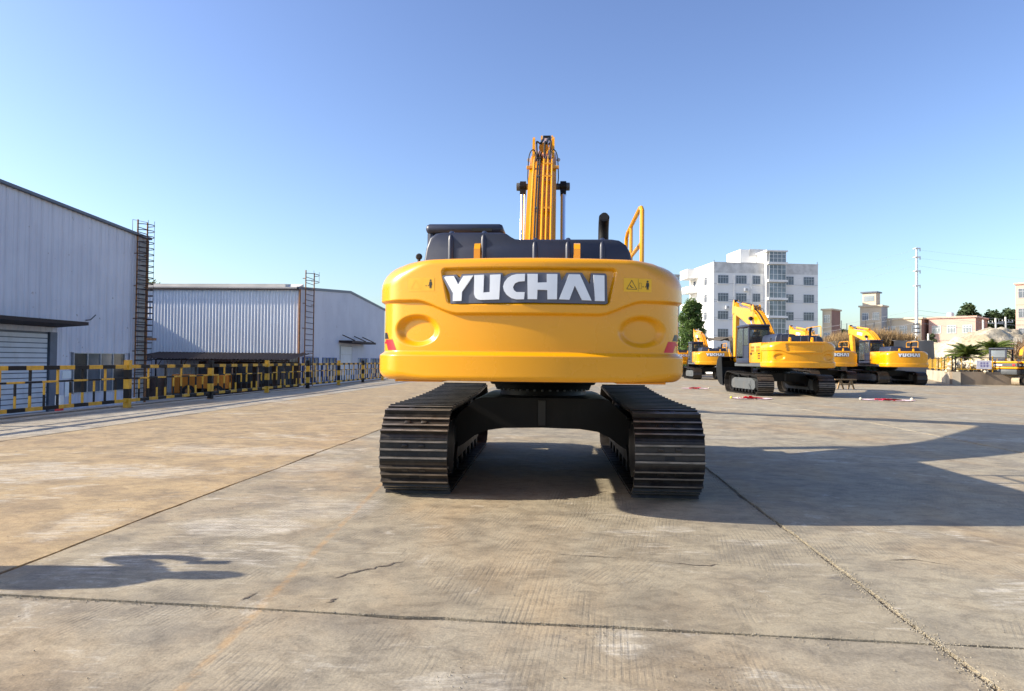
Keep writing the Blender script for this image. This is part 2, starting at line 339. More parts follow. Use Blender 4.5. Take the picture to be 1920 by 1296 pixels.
for i in range(len(US) - 1):
    for j in range(len(VS) - 1):
        u0, u1, v0, v1 = US[i], US[i + 1], VS[j], VS[j + 1]
        near = j < 3 and 0 < i < 6
        gp = .012 if j <= 1 else .006; gv_ = .006 if j <= 1 else .005
        amp = .009 if near else .0
        st = .22 if near else 3.0
        def edge(a, b, ju, jv):
            n = max(1, int(hypot(b[0] - a[0], b[1] - a[1]) / st)); out = []
            for k in range(n):
                q = k / n; u = a[0] + (b[0] - a[0]) * q; vv = a[1] + (b[1] - a[1]) * q
                d = 0 if k == 0 else abs(rs.gauss(0, amp)) + (rs.random() < .05) * amp * 2.2
                wv = (mnoise.noise(Vector((u * .5, vv * .5, 1.7))) * .03 if near else 0)
                out.append((u + ju * d + (wv if ju else 0), vv + jv * d + (wv if jv else 0)))
            return out
        sk = -.036
        A = (u0 + gp, v0 + gv_ + sk * (u0 + .85)); B = (u1 - gp, v0 + gv_ + sk * (u1 + .85)); Cc = (u1 - gp, v1 - gv_ + sk * (u1 + .85)); D = (u0 + gp, v1 - gv_ + sk * (u0 + .85))
        pl = edge(A, B, 0, 1) + edge(B, Cc, -1, 0) + edge(Cc, D, 0, -1) + edge(D, A, 1, 0)
        n = len(pl); dz = rs.uniform(-.004, .002) if j != 1 or i not in (2, 3) else 0
        mb = MB(); vs = [yard(u, v, dz) for u, v in pl] + [yard(u, v, -.028) for u, v in pl]
        mb.add(vs, [tuple(range(n))] + [(k, n + k, n + (k + 1) % n, (k + 1) % n) for k in range(n)])
        o = mb.build('concrete_slab', M['slab'], yardr)
        k = rs.uniform(.95, 1.06)
        if i == 0: col = (.45, .40, .31)
        elif i == 1: col = (.45, .335, .185)
        elif i == 2 and j == 1: col = (.335, .288, .203)
        elif i == 2: col = (.345, .297, .215)
        else: col = (.385, .335, .24)
        o.color = (col[0] * k, col[1] * k, col[2] * k, 1)
# wooded hills far round the yard
hv = []; HN = 160
for k in range(HN + 1):
    a = 2 * pi * k / HN; r_ = 420 + 60 * mnoise.noise(Vector((cos(a) * 2, sin(a) * 2, 5)))
    h_ = 7.5 + 3.0 * mnoise.fractal(Vector((cos(a) * 6, sin(a) * 6, 2)), 1, 2, 4)
    for q, hh in ((0, -2.2), (25, h_ * .45), (60, h_ * .9), (110, h_), (170, h_ * .6)): hv.append(((r_ + q) * cos(a), (r_ + q) * sin(a) + 60, hh + .8 * mnoise.noise(Vector((a * 60, q * .1, 0)))))
mb = MB(); mb.add(hv, [(k * 5 + j, (k + 1) * 5 + j, (k + 1) * 5 + j + 1, k * 5 + j + 1) for k in range(HN) for j in range(4)])
tag(mb.build('hills', M['hill'], smooth=80), kind='structure')
# grit lying in the joints and cracks
gv = MB(); rg = random.Random(11)
def pebble(x, y, r, z=.0):
    b = [Vector((rg.uniform(.6, 1) * r * cx, rg.uniform(.6, 1) * r * cy, rg.uniform(.5, .8) * r * cz)) for cx, cy, cz in ((1, 0, 0), (-1, 0, 0), (0, 1, 0), (0, -1, 0), (0, 0, 1), (0, 0, -1))]
    gv.add([q + Vector((x, y, z + r * .25)) for q in b], [(0, 2, 4), (2, 1, 4), (1, 3, 4), (3, 0, 4), (2, 0, 5), (1, 2, 5), (3, 1, 5), (0, 3, 5)])
for k in range(3600):
    v = rg.uniform(2.2, 9.5) if rg.random() < .8 else rg.uniform(2.2, 5); sp = .028 + .05 * max(0, mnoise.noise(Vector((v * .8, 3, 1))))
    x, y, _ = yard(1.89 + rg.gauss(0, sp), v); pebble(x, y, rg.choice([.0025, .003, .004, .005, .007]))
for k in range(1500):
    u = rg.uniform(-3.4, 4.8); sp = .016 + .05 * max(0, mnoise.noise(Vector((u * 1.1, 8, 2)))) * (u > -.4)
    x, y, _ = yard(u, 3.78 - .036 * (u + .85) + rg.gauss(0, sp)); pebble(x, y, rg.choice([.002, .003, .004, .006]))
for k in range(500):
    v = rg.uniform(3.9, 14); x, y, _ = yard(-3.6 + rg.gauss(0, .022), v); pebble(x, y, rg.choice([.002, .003, .004]))
for cx, cy, n, sd in ((1.45, 4.1, 160, .06), (.9, 3.1, 120, .07), (1.2, 5.2, 90, .06), (1.75, 4.6, 120, .05), (-.2, 3.2, 60, .05), (.45, 3.62, 150, .05)):
    for k in range(n): pebble(cx + rg.gauss(0, sd * 1.6), cy + rg.gauss(0, sd * 2), rg.choice([.002, .0025, .003, .005]))
for k in range(500):
    pebble(rg.uniform(-4, 5), rg.uniform(2.6, 10), rg.choice([.002, .003, .004, .006]))
tag(gv.build('joint_grit', M['gravel']), 'pale grit and small stones along the pavement joints', 'grit', kind='stuff')
# hairline cracks: narrow dirt-filled ribbons
def crack(pts, wd):
    mb = MB(); vs = []
    P = [Vector((x, y, .0032)) for x, y in pts]; Q = []
    for a, b in zip(P[:-1], P[1:]):
        for k in range(6):
            q = a.lerp(b, k / 6); Q.append(q + Vector((rg.gauss(0, .006), rg.gauss(0, .008), 0)))
    Q.append(P[-1])
    for i, q in enumerate(Q):
        d = (Q[min(i + 1, len(Q) - 1)] - Q[max(0, i - 1)]).normalized(); nn = Vector((-d.y, d.x, 0)); ww = wd * (.35 + rg.random()) * min(1, 3 * min(i, len(Q) - 1 - i) / len(Q) + .1)
        vs += [q + nn * ww, q - nn * ww]
    mb.add(vs, [(2 * i, 2 * i + 1, 2 * i + 3, 2 * i + 2) for i in range(len(Q) - 1)]); mb.build('crack', M['joint'], yardr)
crack([(-1.13, 4.47), (-1.02, 4.62), (-.86, 4.75), (-.72, 4.88)], .011)
crack([(-1.55, 4.05), (-1.5, 4.2)], .01); crack([(-1.05, 4.02), (-1.0, 4.12)], .012); crack([(.3, 5.1), (.55, 5.04), (.8, 5.02)], .006)
crack([(1.0, 4.95), (1.3, 4.85), (1.55, 4.86)], .006); crack([(2.6, 5.0), (2.9, 5.05), (3.1, 4.9)], .006)
# kerb along the fence and the drop to the lower yard
kb = MB()
for v0 in [x * 2.0 for x in range(-4, 45)]:
    pts = [yard(-12.42, v0 + .012), yard(-12.16, v0 + .012), yard(-12.16, v0 + 1.988), yard(-12.42, v0 + 1.988)]
    mb = MB(); mb.add([(x, y, -2.06) for x, y, z in pts] + [(x, y, .035) for x, y, z in pts], [(0, 3, 2, 1), (4, 5, 6, 7), (0, 1, 5, 4), (1, 2, 6, 5), (2, 3, 7, 6), (3, 0, 4, 7)])
    mb.build('kerb_stone', M['kerb'], yardr)

# ------------------------------------------------------------------ clad warehouses
def cladding(mb, P0, du, width, ztop0, ztop1, z0, nrib, out, depth=.035, mi=0, hf=.16, ff=1.9):
    """one profiled sheet: from P0 along unit du, rising to a sloping top; out = outward normal"""
    du = Vector(du); out = Vector(out); prof = [(0, 0)]
    for k in range(nrib):
        c = (k + .5) / nrib; h = hf / nrib
        prof += [(c - h * ff, 0), (c - h, 1), (c + h, 1), (c + h * ff, 0)]
    prof += [(1, 0)]; vs = []
    for z in (0, 1):
        for q, d in prof:
            p = Vector(P0) + du * (q * width) + out * (d * depth)
            vs.append((p.x, p.y, z0 if z == 0 else ztop0 + (ztop1 - ztop0) * q))
    n = len(prof); mb.add(vs, [(i, i + 1, n + i + 1, n + i) for i in range(n - 1)], mi)
def frame_vec(yaw):
    return Vector((sin(yaw), cos(yaw), 0)), Vector((cos(yaw), -sin(yaw), 0))
D4, N4 = frame_vec(R(4.0))          # along the yard, and facing the yard

def ladder(parent, C, s0, s1, z0, z1, cage0, step, rail_r, off, cage_r, mat):
    """caged ladder on a wall facing N4; s measured from C along -D4"""
    def P(s, z, o=off): q = Vector(C) - D4 * s + N4 * o; return (q.x, q.y, z)
    root = MB()
    for s in (s0, s1):
        root.tube([P(s, z0), P(s, z1)], rail_r * 1.5, 6)
        z = z0 + 1
        while z < z1 - .5: root.tube([P(s, z, 0), P(s, z)], rail_r, 5); z += 2.4
    lad = root.build('caged_ladder', mat, parent)
    n = int((z1 - z0 - .3) / step); rm = None
    for k in range(n):
        z = z0 + .3 + k * step
        mb = MB(); mb.tube([P(s0, z), P(s1, z)], rail_r * .8, 5); mb.build('rung', M['rust_dark'], lad)
    sm = (s0 + s1) / 2; hw = abs(s1 - s0) / 2; z = cage0
    while z < z1 + .05:
        mb = MB(); pts = []
        for k in range(13):
            a = pi * k / 12; q = P(sm + cos(a) * hw * 1.12, z, off + sin(a) * cage_r); pts.append(q)
        mb.tube(pts, rail_r * .8, 5); mb.build('cage_hoop', M['rust_dark'], lad); z += step * 1.25
    for a in (.3, .6):
        mb = MB(); mb.tube([P(sm + cos(pi * a) * hw * 1.12, cage0, off + sin(pi * a) * cage_r), P(sm + cos(pi * a) * hw * 1.12, z1, off + sin(pi * a) * cage_r)], rail_r * .4, 5)
        mb.build('cage_bar', M['rust_dark'], lad)
    return lad

def wbox(mb, C, s0, s1, z0, z1, o0, o1, mi=0):
    vs = []
    for z in (z0, z1):
        for s in (s0, s1):
            for o in (o0, o1):
                q = Vector(C) - D4 * s + N4 * o; vs.append((q.x, q.y, z))
    mb.add(vs, [(0, 1, 3, 2), (4, 6, 7, 5), (0, 4, 5, 1), (2, 3, 7, 6), (0, 2, 6, 4), (1, 5, 7, 3)], mi)

def strip_window(parent, C, s0, s1, z0, z1, n, fm, gm):
    f = MB(); t_ = .06
    wbox(f, C, s0, s1, z1 - t_, z1, -.06, .07); wbox(f, C, s0, s1, z0, z0 + t_, -.06, .09)
    for k in range(n + 1):
        s = s0 + (s1 - s0 - t_) * k / n; wbox(f, C, s, s + t_, z0 + t_, z1 - t_, -.06, .06)
    fr = f.build('window', fm, parent)
    for k in range(n):
        a = s0 + (s1 - s0 - t_) * k / n + t_; b = s0 + (s1 - s0 - t_) * (k + 1) / n
        p = MB(); wbox(p, C, a, b, z0 + t_, z1 - t_, -.02, .0); p.build('pane', gm[k % len(gm)], fr)

# --- near warehouse on the left
C1 = Vector((-27.8, 52.9, 0))         # its far corner
wh = tag(empty('warehouse', (-27.8, 52.9, -2.05)), 'tall white corrugated warehouse at left edge with roller door and caged ladder', 'warehouse', 'clad warehouses beyond the fence')
def wparent(mb_obj): return mb_obj
def rel(o, root):
    o.location = (-root.location.x, -root.location.y, -root.location.z); return o
hold = wh
class RB(MB):
    """mesh given in world coordinates, parented to a thing standing elsewhere"""
    def build(s, name, mats, parent=None, loc=(0, 0, 0), rz=0, smooth=None, root=None):
        o = MB.build(s, name, mats, parent, loc, rz, smooth); return o
wh.location = (0, 0, 0)
def top1(s):
    return 10.28 + .052 * s if s < 26 else 10.28 + .052 * 26 - .052 * (s - 26)
pw = .9; k = 0; s = 0.0
door = (9.9, 22.0, 2.85); win = (2.4, 7.75, -1.05, 1.62)
for k in range(46):
    a, b = k * pw, (k + 1) * pw
    P0 = C1 - D4 * a
    segs = [(-2.05, None)]
    mid = (a + b) / 2
    if door[0] < mid < door[1]: segs = [(door[2], None)]
    elif win[0] - .2 < mid < win[1] + .2: segs = [(-2.05, win[2]), (win[3], None)]
    for z0, z1 in segs:
        mb = MB(); cladding(mb, P0, -D4, pw - .018, z1 if z1 is not None else top1(a), z1 if z1 is not None else top1(b), z0, 2, N4, .035)
        mb.build('cladding_panel', M['cladding'], wh)
mb = MB()   # body behind the sheets, side and roof
L1 = 46 * pw; q = [C1 - N4 * .05, C1 - N4 * .05 - D4 * L1]
def prismw(mb, C, prof, d0, d1, mi=0):
    n = len(prof); vs = []
    for o in (d0, d1):
        for s, z in prof:
            p = C - D4 * s + N4 * o; vs.append((p.x, p.y, z))
    mb.add(vs, [tuple(range(n)), tuple(range(n, 2 * n))[::-1]] + [(i, n + i, n + (i + 1) % n, (i + 1) % n) for i in range(n)], mi)
prismw(mb, C1, [(0.02, -2.05), (L1, -2.05), (L1, top1(L1) - .05), (26, top1(26) - .05), (.02, top1(0) - .05)], -.12, -30)
mb.build('wall', M['cladding'], wh)
mb = MB()
for a, b in ((-.25, 26), (26, L1 + .2)):
    prismw(mb, C1, [(a, top1(max(a, 0)) + (.052 * a if a < 0 else 0) + .0), (b, top1(b)), (b, top1(b) + .16), (a, top1(max(a, 0)) + .16)], .28, -30.2)
mb.build('roof', [M['trim_blue']], wh)
# roller door with separate slats, canopy, pillar
dm = MB(); wbox(dm, C1, door[0], door[1], -2.05, door[2], -.118, -.09); sh = dm.build('roller_door', M['trim_blue'], wh)
for k in range(16):
    z = -2.05 + k * .3; mb = MB(); wbox(mb, C1, door[0] + .1, door[1], z + .03, min(z + .27, door[2]), -.09, -.03); mb.build('slat', M['shutter'], sh)
mb = MB(); wbox(mb, C1, door[0] - .6, door[0], -2.05, door[2], -.3, .08); mb.build('door_jamb', M['trim_blue'], wh)
mb = MB()
vs = []
mb2 = MB()
for s0_, s1_ in ((9.3, 23),):
    for (o0, z0, z1) in ((.05, 3.15, 3.3), (2.1, 3.3, 3.5)):
        for s in (s0_, s1_):
            for z in (z0, z1):
                p = C1 - D4 * s + N4 * o0; vs.append((p.x, p.y, z))
    mb2.add(vs, [(0, 1, 3, 2), (4, 6, 7, 5), (0, 4, 5, 1), (2, 3, 7, 6), (0, 2, 6, 4), (1, 5, 7, 3)])
cn = mb2.build('door_canopy', M['rust_dark'], wh)
mb = MB(); a = C1 - D4 * 6.9 + N4 * .2; mb.tube([(a.x, a.y, 3.75), (a.x + .1, a.y + .35, 3.8), (a.x + .2, a.y + .75, 4.15)], .035, 5); mb.build('lamp_arm', M['wire'], wh)
strip_window(wh, C1, win[0], win[1], win[2], win[3], 4, M['alu'], [M['win_glass_dim'], M['win_glass'], M['win_glass'], M['win_glass_dim']])
mb = MB(); wbox(mb, C1, .15, .95, -2.05, 10.1, .02, .06); mb.build('corner_panel', M['greyb'], wh)
mb = MB(); a = C1 - D4 * .05 + N4 * .12; mb.tube([(a.x, a.y, -2.05), (a.x, a.y, 10.2)], .09, 8); mb.build('drain_pipe', M['rust'], wh)
ladder(wh, C1, 1.55, .35, -1.6, 11.5, -.2, .35, .04, .25, .82, M['rust'])
mb = MB(); a = C1 - D4 * 1.8
mb.tube([(a.x, a.y, 10.5), (a.x, a.y, 11.45), (a.x + .5, a.y + 1.2, 11.45)], .02, 5); mb.build('roof_rail', M['rust'], wh)
mb = MB(); a = C1 + D4 * .1 - N4 * 3
mb.obox(C1 + D4 * .8 - N4 * 1.3 + Vector((0, 0, 2.75)), D4 * .75, N4 * 1.3, Vector((0, 0, .09))); mb.build('side_canopy', M['rust'], wh)
mb = MB()   # posted notices on the wall between door and window
wbox(mb, C1, 7.95, 8.75, -.05, .45, .04, .06); wbox(mb, C1, 7.9, 8.5, -1.2, -.2, .04, .06); mb.build('notice_board', M['white'], wh)

# --- link building far left joining the two sheds
lk = tag(empty('link_shed'), 'plain white link shed behind the tall left warehouse', 'warehouse', 'clad warehouses beyond the fence')
mb = MB(); prismw(mb, C1 - N4 * 14.0, [(-14.5, -2.05), (-.4, -2.05), (-.4, 8.1), (-14.5, 8.1)], 0, -22); mb.build('wall', M['cladding'], lk)
mb = MB(); prismw(mb, C1 - N4 * 14.0, [(-14.6, 8.1), (-.3, 8.1), (-.3, 8.3), (-14.6, 8.3)], .1, -22.1); mb.build('roof', M['roofsheet'], lk)

# --- middle warehouse: sunlit long side, shaded gable with ladder
C2 = Vector((-20.3, 66.5, 0))
w2 = tag(empty('warehouse'), 'lower warehouse with sunlit ribbed side and shaded gable beyond the fence', 'warehouse', 'clad warehouses beyond the fence')
for k in range(25):
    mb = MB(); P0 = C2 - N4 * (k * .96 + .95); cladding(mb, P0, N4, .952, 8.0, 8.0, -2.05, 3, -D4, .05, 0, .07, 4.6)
    mb.build('cladding_panel', M['cladding_lit'], w2)
def top2(s): return 8.05 + (9.25 - 8.05) * min(s, 16) / 16 - (max(s, 16) - 16) * .056
ws2 = [(1.2, 5.5), (6.8, 11.3), (19.5, 24.1), (25.3, 30.8)]; dr2 = (12.6, 17.4, 2.9)
for k in range(34):
    a, b = k * .95, (k + 1) * .95; mid = (a + b) / 2; segs = [(-2.05, None)]
    if dr2[0] < mid < dr2[1]: segs = [(dr2[2], None)]
    for x0, x1 in ws2:
        if x0 < mid < x1: segs = [(-2.05, -1.0), (1.5, None)]
    for z0, z1 in segs:
        mb = MB(); cladding(mb, C2 + D4 * a, D4, .945, z1 if z1 is not None else top2(a), z1 if z1 is not None else top2(b), z0, 3, N4, .03); mb.build('cladding_panel', M['cladding'], w2)
mb = MB(); prismw(mb, C2, [(-.03, -2.05), (-32.3, -2.05), (-32.3, top2(32.3) - .05), (-16, top2(16) - .05), (-.03, 7.97)], -.12, -24.0); mb.build('wall', M['cladding'], w2)
mb = MB()
for a, b in ((-.3, 16), (16, 32.5)):
    prismw(mb, C2, [(-a, top2(a) - .02), (-b, top2(b) - .02), (-b, top2(b) + .13), (-a, top2(a) + .13)], -.15, -24.2)
mb.build('roof', M['roofsheet'], w2)
mb = MB()
for a, b in ((-.3, 16), (16, 32.5)):
    prismw(mb, C2, [(-a, top2(a) - .12), (-b, top2(b) - .12), (-b, top2(b) + .16), (-a, top2(a) + .16)], .1, -.145)
mb.build('gable_trim', M['trim_blue'], w2)
mb = MB(); prismw(mb, C2, [(.3, 7.9), (.08, 7.9), (.08, 8.12), (.3, 8.12)], .05, -24); mb.build('gutter', M['rust_dark'], w2)
mb = MB(); prismw(mb, C2, [(-.25, 8.13), (-.25, 8.5), (-1.6, 8.62), (-1.6, 8.13)], -1.5, -24); prismw(mb, C2, [(-.25, 8.13), (-.25, 8.2), (-1.6, 8.62), (-1.6, 8.13)], -.2, -1.49); mb.build('eaves_upstand', M['roofsheet'], w2)
mb = MB(); a = C2 + N4 * .1 - D4 * .15; mb.tube([(a.x, a.y, -2.05), (a.x, a.y, 8)], .1, 8); mb.build('drain_pipe', M['rust'], w2)
for x0, x1 in ws2: strip_window(w2, C2, -x1, -x0, -1.0, 1.5, 4, M['blue_paint'], [M['win_glass'], M['win_glass_pale']])
mb = MB(); wbox(mb, C2, -dr2[1], -dr2[0], -2.05, dr2[2], -.118, -.08); dd = mb.build('roller_door', M['greyb'], w2)
for k in range(5):
    mb = MB(); wbox(mb, C2, -dr2[1] + .3, -dr2[0] - .3, -2.0 + k * .97, -2.0 + k * .97 + .94, -.08, -.02); mb.build('slat', M['shutter'], dd)
mb = MB(); wbox(mb, C2, -21.9, -11.9, 3.2, 3.45, .05, 1.6); cn = mb.build('door_canopy', M['rust_dark'], w2)
for s in (-13, -17.5, -21):
    mb = MB(); a = C2 - D4 * s; mb.tube([(a.x + .1, a.y, 4.1), (a.x + 1.5, a.y + .3, 3.45)], .06, 5); mb.build('bracket', M['rust_dark'], cn)
ladder(w2, C2, -3.1, -.8, -1.5, 9.9, 8.9, .55, .04, .3, .8, M['rust'])

# --- lean-to shed in front of the middle warehouse
ls = tag(empty('lean_to_shed'), 'dark rusty lean-to roof on posts against the ribbed warehouse wall', 'shed')
def shp(o, y, z): p = C2 - N4 * o - D4 * y; return (p.x, p.y, z)
mb = MB()
for k in range(48):
    o = -1.0 + k * .38
    zz = .12 if k % 2 else 0
for k in range(44):
    o0, o1 = -1.2 + k * .34, -1.2 + (k + 1) * .34
    mb.add([shp(o0, .1, 1.82), shp((o0 + o1) / 2, .1, 1.90), shp(o1, .1, 1.82), shp(o0, 5.4, 1.22), shp((o0 + o1) / 2, 5.4, 1.30), shp(o1, 5.4, 1.22)], [(0, 1, 4, 3), (1, 2, 5, 4)])
mb.build('roof', M['rust_dark'], ls)
for k in range(7):
    o = -.8 + k * 2.35
    mb = MB(); mb.tube([shp(o, 5.2, -2.05), shp(o, 5.2, 1.22)], .07, 6); mb.build('post', M['rust_dark'], ls)
    mb = MB(); mb.tube([shp(o, 5.2, .3), shp(o, 4.2, 1.25)], .04, 5); mb.tube([shp(o, 5.35, 1.17), shp(o, .2, 1.75)], .05, 5); mb.build('rafter', M['rust_dark'], ls)
mb = MB(); mb.tube([shp(-1.2, 5.25, 1.17), shp(13.7, 5.25, 1.17)], .06, 6); mb.build('beam', M['rust_dark'], ls)
mb = MB()
p0, p1 = C2 - N4 * 9.6 - D4 * .35, C2 + N4 * .2 - D4 * .35
mb.obox((p0 + p1) / 2 + Vector((0, 0, -.5)), (p1 - p0) / 2, D4 * .03, Vector((0, 0, 1.5))); mb.build('shade_backing', M['brown'], ls)  # added dark sheet standing in for the shade under the lean-to
for k in range(5):
    mb = MB(); c = C2 - N4 * (1.2 + 1.9 * k) - D4 * .42 + Vector((0, 0, -.2)); mb.obox(c, N4 * .7, D4 * .02, Vector((0, 0, .85))); mb.build('panel', M['win_glass'], ls)
# things kept under it
def drum(x, y, r, h, mat, label, grp=None):
    mb = MB(); mb.lathe([(0, r * .97), (.03, r), (h * .33, r), (h * .345, r * 1.03), (h * .36, r), (h * .66, r), (h * .675, r * 1.03), (h * .69, r), (h - .03, r), (h, r * .95)], (0, 0, 0), 'z', 18)
    return tag(mb.build('drum', mat, None, (x, y, -2.05), 0, 40), label, 'drum', grp)
drum(-32.9, 60.6, .95, 1.75, M['brown'], 'large brown drum under the lean-to, left one of the pair', 'brown drums under the lean-to')
drum(-30.9, 60.6, .95, 1.75, M['brown'], 'large brown drum under the lean-to, right one of the pair', 'brown drums under the lean-to')
ct = tag(empty('engine_cart', (-26.5, 61.0, -2.05), R(4)), 'orange wheeled engine cart parked under the lean-to roof', 'cart')
mb = MB(); mb.box(-1.9, 1.9, -.7, .7, .75, 1.95, 0, .06); mb.build('body', M['orange'], ct)
mb = MB(); mb.box(-2.9, -2.2, -.45, .45, .3, 1.95, 0, .1); mb.build('tank', M['orange'], ct)
for x in (-1.3, 1.1):
    for y in (-.75, .75):
        mb = MB(); mb.lathe([(-.14, .32), (-.12, .52), (.12, .52), (.14, .32)], (x, y, .52), 'y', 18); wl = mb.build('wheel', M['rubber'], ct, smooth=30)
        mb = MB(); mb.lathe([(-.15, .1), (-.15, .27), (.15, .27), (.15, .1)], (x, y, .52), 'y', 14); mb.build('rim', M['rust'], wl)
mb = MB(); mb.tube([(1.9, 0, .6), (3.2, 0, .45)], .05, 6); mb.build('drawbar', M['rust'], ct)

# ------------------------------------------------------------------ yellow and black fence
fe = tag(empty('barrier_fence'), 'yellow and black banded tube fence along the left edge of the yard', 'fence')
FU = -11.8
def fpt(v, z, du=0.0): return Vector(yard(FU + du, v, z))
def banded(mb, a, b, hw, n, flip):
    """square tube from a to b in n alternating bands, each butted end to end"""
    a, b = Vector(a), Vector(b); d = b - a; u = d.normalized()
    s1 = u.cross(Vector((0, 0, 1)) if abs(u.z) < .9 else Vector((1, 0, 0))).normalized() * hw; s2 = u.cross(s1).normalized() * hw
    for k in range(n):
        p, q = a + d * (k / n), a + d * ((k + 1) / n); c = (p + q) / 2
        mb.obox(c, s1, s2, (q - p) / 2, (k + flip) % 2)
FM = [M['yellow_old'], M['black_old']]
posts = [-2.2, 2.85, 7.9, 12.95] + [18.24 + 4.5 * k for k in range(13)]
for i, v in enumerate(posts):
    mb = MB(); p = fpt(v, 0); banded(mb, (p.x, p.y, 0), (p.x, p.y, 1.30), .074, 5, i % 2); po = mb.build('post', FM, fe)
    mb = MB(); mb.obox((p.x, p.y, .006), (.11, 0, 0), (0, .11, 0), (0, 0, .006)); mb.build('base_plate', M['rust'], po)
    if i == len(posts) - 1: break
    v0, v1 = v + .085, posts[i + 1] - .085
    mb = MB(); banded(mb, fpt(v0, 1.12), fpt(v1, 1.12), .048, 10, i % 2); tr = mb.build('top_rail', FM, fe)
    mb = MB(); banded(mb, fpt(v0, .80), fpt(v1, .80), .021, 10, (i + 1) % 2); mr = mb.build('middle_rail', FM, fe)
    mb = MB(); banded(mb, fpt(v0, .20), fpt(v1, .20), .042, 10, i % 2); br = mb.build('bottom_rail', FM, fe)
    nb_ = 11 if v < 13 else 9
    for k in range(1, nb_ + 1):
        vv = v0 + (v1 - v0) * k / (nb_ + 1); lg = k % 2 == 0
        mb = MB()
        if lg:
            banded(mb, fpt(vv, .243), fpt(vv, .50), .022, 1, (k // 2) % 2); banded(mb, fpt(vv, .50), fpt(vv, .774), .022, 1, (k // 2 + 1) % 2); banded(mb, fpt(vv, .826), fpt(vv, 1.07), .022, 1, (k // 2 + 1) % 2)
        else: banded(mb, fpt(vv, .243), fpt(vv, .774), .019, 2, (k // 2 + 1) % 2)
        mb.build('bar', FM, tr if lg else br)
# short red and white marker post behind the fence
mk = MB(); banded(mk, (0, 0, 0), (0, 0, 2.2), .085, 7, 0)
tag(mk.build('marker_post', [M['white'], M['red']], None, (-14.2, 22.0, -2.05)), 'red and white striped marker post behind the fence by the roller door', 'marker post')

# ------------------------------------------------------------------ excavators
CW_R, CW_W = 3.40, 1.402
def plan_at(x):
    rc = .38; cx = CW_W - rc; cy = -sqrt((CW_R - rc) ** 2 - cx * cx); th = atan2(cx, -cy); ax = abs(x); sg = 1 if x >= 0 else -1
    if ax <= CW_R * sin(th): return Vector((x, -sqrt(CW_R ** 2 - x * x))), Vector((x / CW_R, -sqrt(CW_R ** 2 - x * x) / CW_R))
    q = min(1, (ax - cx) / rc); a = math.asin(q); return Vector((sg * (cx + rc * sin(a)), cy - rc * cos(a))), Vector((sg * sin(a), -cos(a)))
def cw_d(x, z, eyes=True, frame=True, wave=True):
    d = 0.0; ax = abs(x)
    zw = 1.80 + .122 * sstep(.60, 1.02, ax)
    lower = (1 - sstep(zw - .014, zw + .014, z)) if wave else 0
    d -= .034 * lower
    d += (.046 if wave else .03) * (1 - sstep(1.432, 1.478, z))
    if frame:
        xl = .78 - (2.212 - z) * .20; dx = xl - ax; dz = min(z - 1.878, 2.212 - z); r = .05
        sd = r - hypot(r - dx, r - dz) if (dx < r and dz < r) else min(dx, dz)
        d -= .036 * sstep(0, .030, sd)
    if eyes:
        rho = hypot((ax - 1.01) / .225, (z - 1.66) / .148); d -= .05 * (1 - sstep(.64, 1.0, rho))
    return d
def surf(x, z, off=0.0, **kw):
    p, n = plan_at(x); q = p + n * (cw_d(x, z, **kw) + off); return Vector((q.x, q.y, z))
def cw_mesh(na, nf, ns, nz, z0=1.215, z1=2.295, **kw):
    rc = .38; cx = CW_W - rc; cy = -sqrt((CW_R - rc) ** 2 - cx * cx); th = atan2(cx, -cy)
    P = []
    for k in range(ns): P.append((Vector((-CW_W, -2.1 + (cy + 2.1) * k / ns)), Vector((-1, 0))))
    for k in range(nf): a = -pi / 2 + (pi / 2 - th) * k / nf; P.append((Vector((-cx + rc * sin(a), cy - rc * cos(a))), Vector((sin(a), -cos(a)))))
    for k in range(na + 1): a = -th + 2 * th * k / na; P.append((Vector((CW_R * sin(a), -CW_R * cos(a))), Vector((sin(a), -cos(a)))))
    for k in range(1, nf + 1): a = th + (pi / 2 - th) * k / nf; P.append((Vector((cx + rc * sin(a), cy - rc * cos(a))), Vector((sin(a), -cos(a)))))
    for k in range(1, ns + 1): P.append((Vector((CW_W, cy + (-2.1 - cy) * k / ns)), Vector((1, 0))))
    vs = []; cols = 0; nb, nt = 7, 9
    for p, n in P:
        b = sstep(.85, 1.35, abs(p.x)); tH, tV = .07 + .24 * b, .06 + .19 * b; bH, bV = .04 + .06 * b, .045 + .045 * b
        col = []
        for k in range(nb): a = pi / 2 * k / nb; col.append((-bH * (1 - sin(a)), z0 + bV * (1 - cos(a)), 1))
        za, zb = z0 + bV, z1 - tV
        for k in range(nz + 1): col.append((0, za + (zb - za) * k / nz, 1))
        for k in range(1, nt + 1): a = pi / 2 * k / nt; col.append((-tH * (1 - cos(a)), zb + tV * sin(a), 1))
        cols = len(col); sidef = 1 - sstep(.2, .6, p.y - cy)
        for dn, z, _ in col:
            q = p + n * (dn + cw_d(p.x, z, **kw)); vs.append((q.x, q.y, z))
    mb = MB(); m = len(P)
    fs = [(i * cols + j, (i + 1) * cols + j, (i + 1) * cols + j + 1, i * cols + j + 1) for i in range(m - 1) for j in range(cols - 1)]
    fs.append(tuple(i * cols + cols - 1 for i in range(m))); fs.append(tuple(i * cols for i in range(m))[::-1])
    fs.append(tuple(range(cols))[::-1] + tuple((m - 1) * cols + j for j in range(cols)))
    me = bpy.data.meshes.new('counterweight'); me.from_pydata(vs, [], fs); me.materials.append(M['yellow'])
    me.shade_smooth(); me.set_sharp_from_angle(angle=R(50)); return me

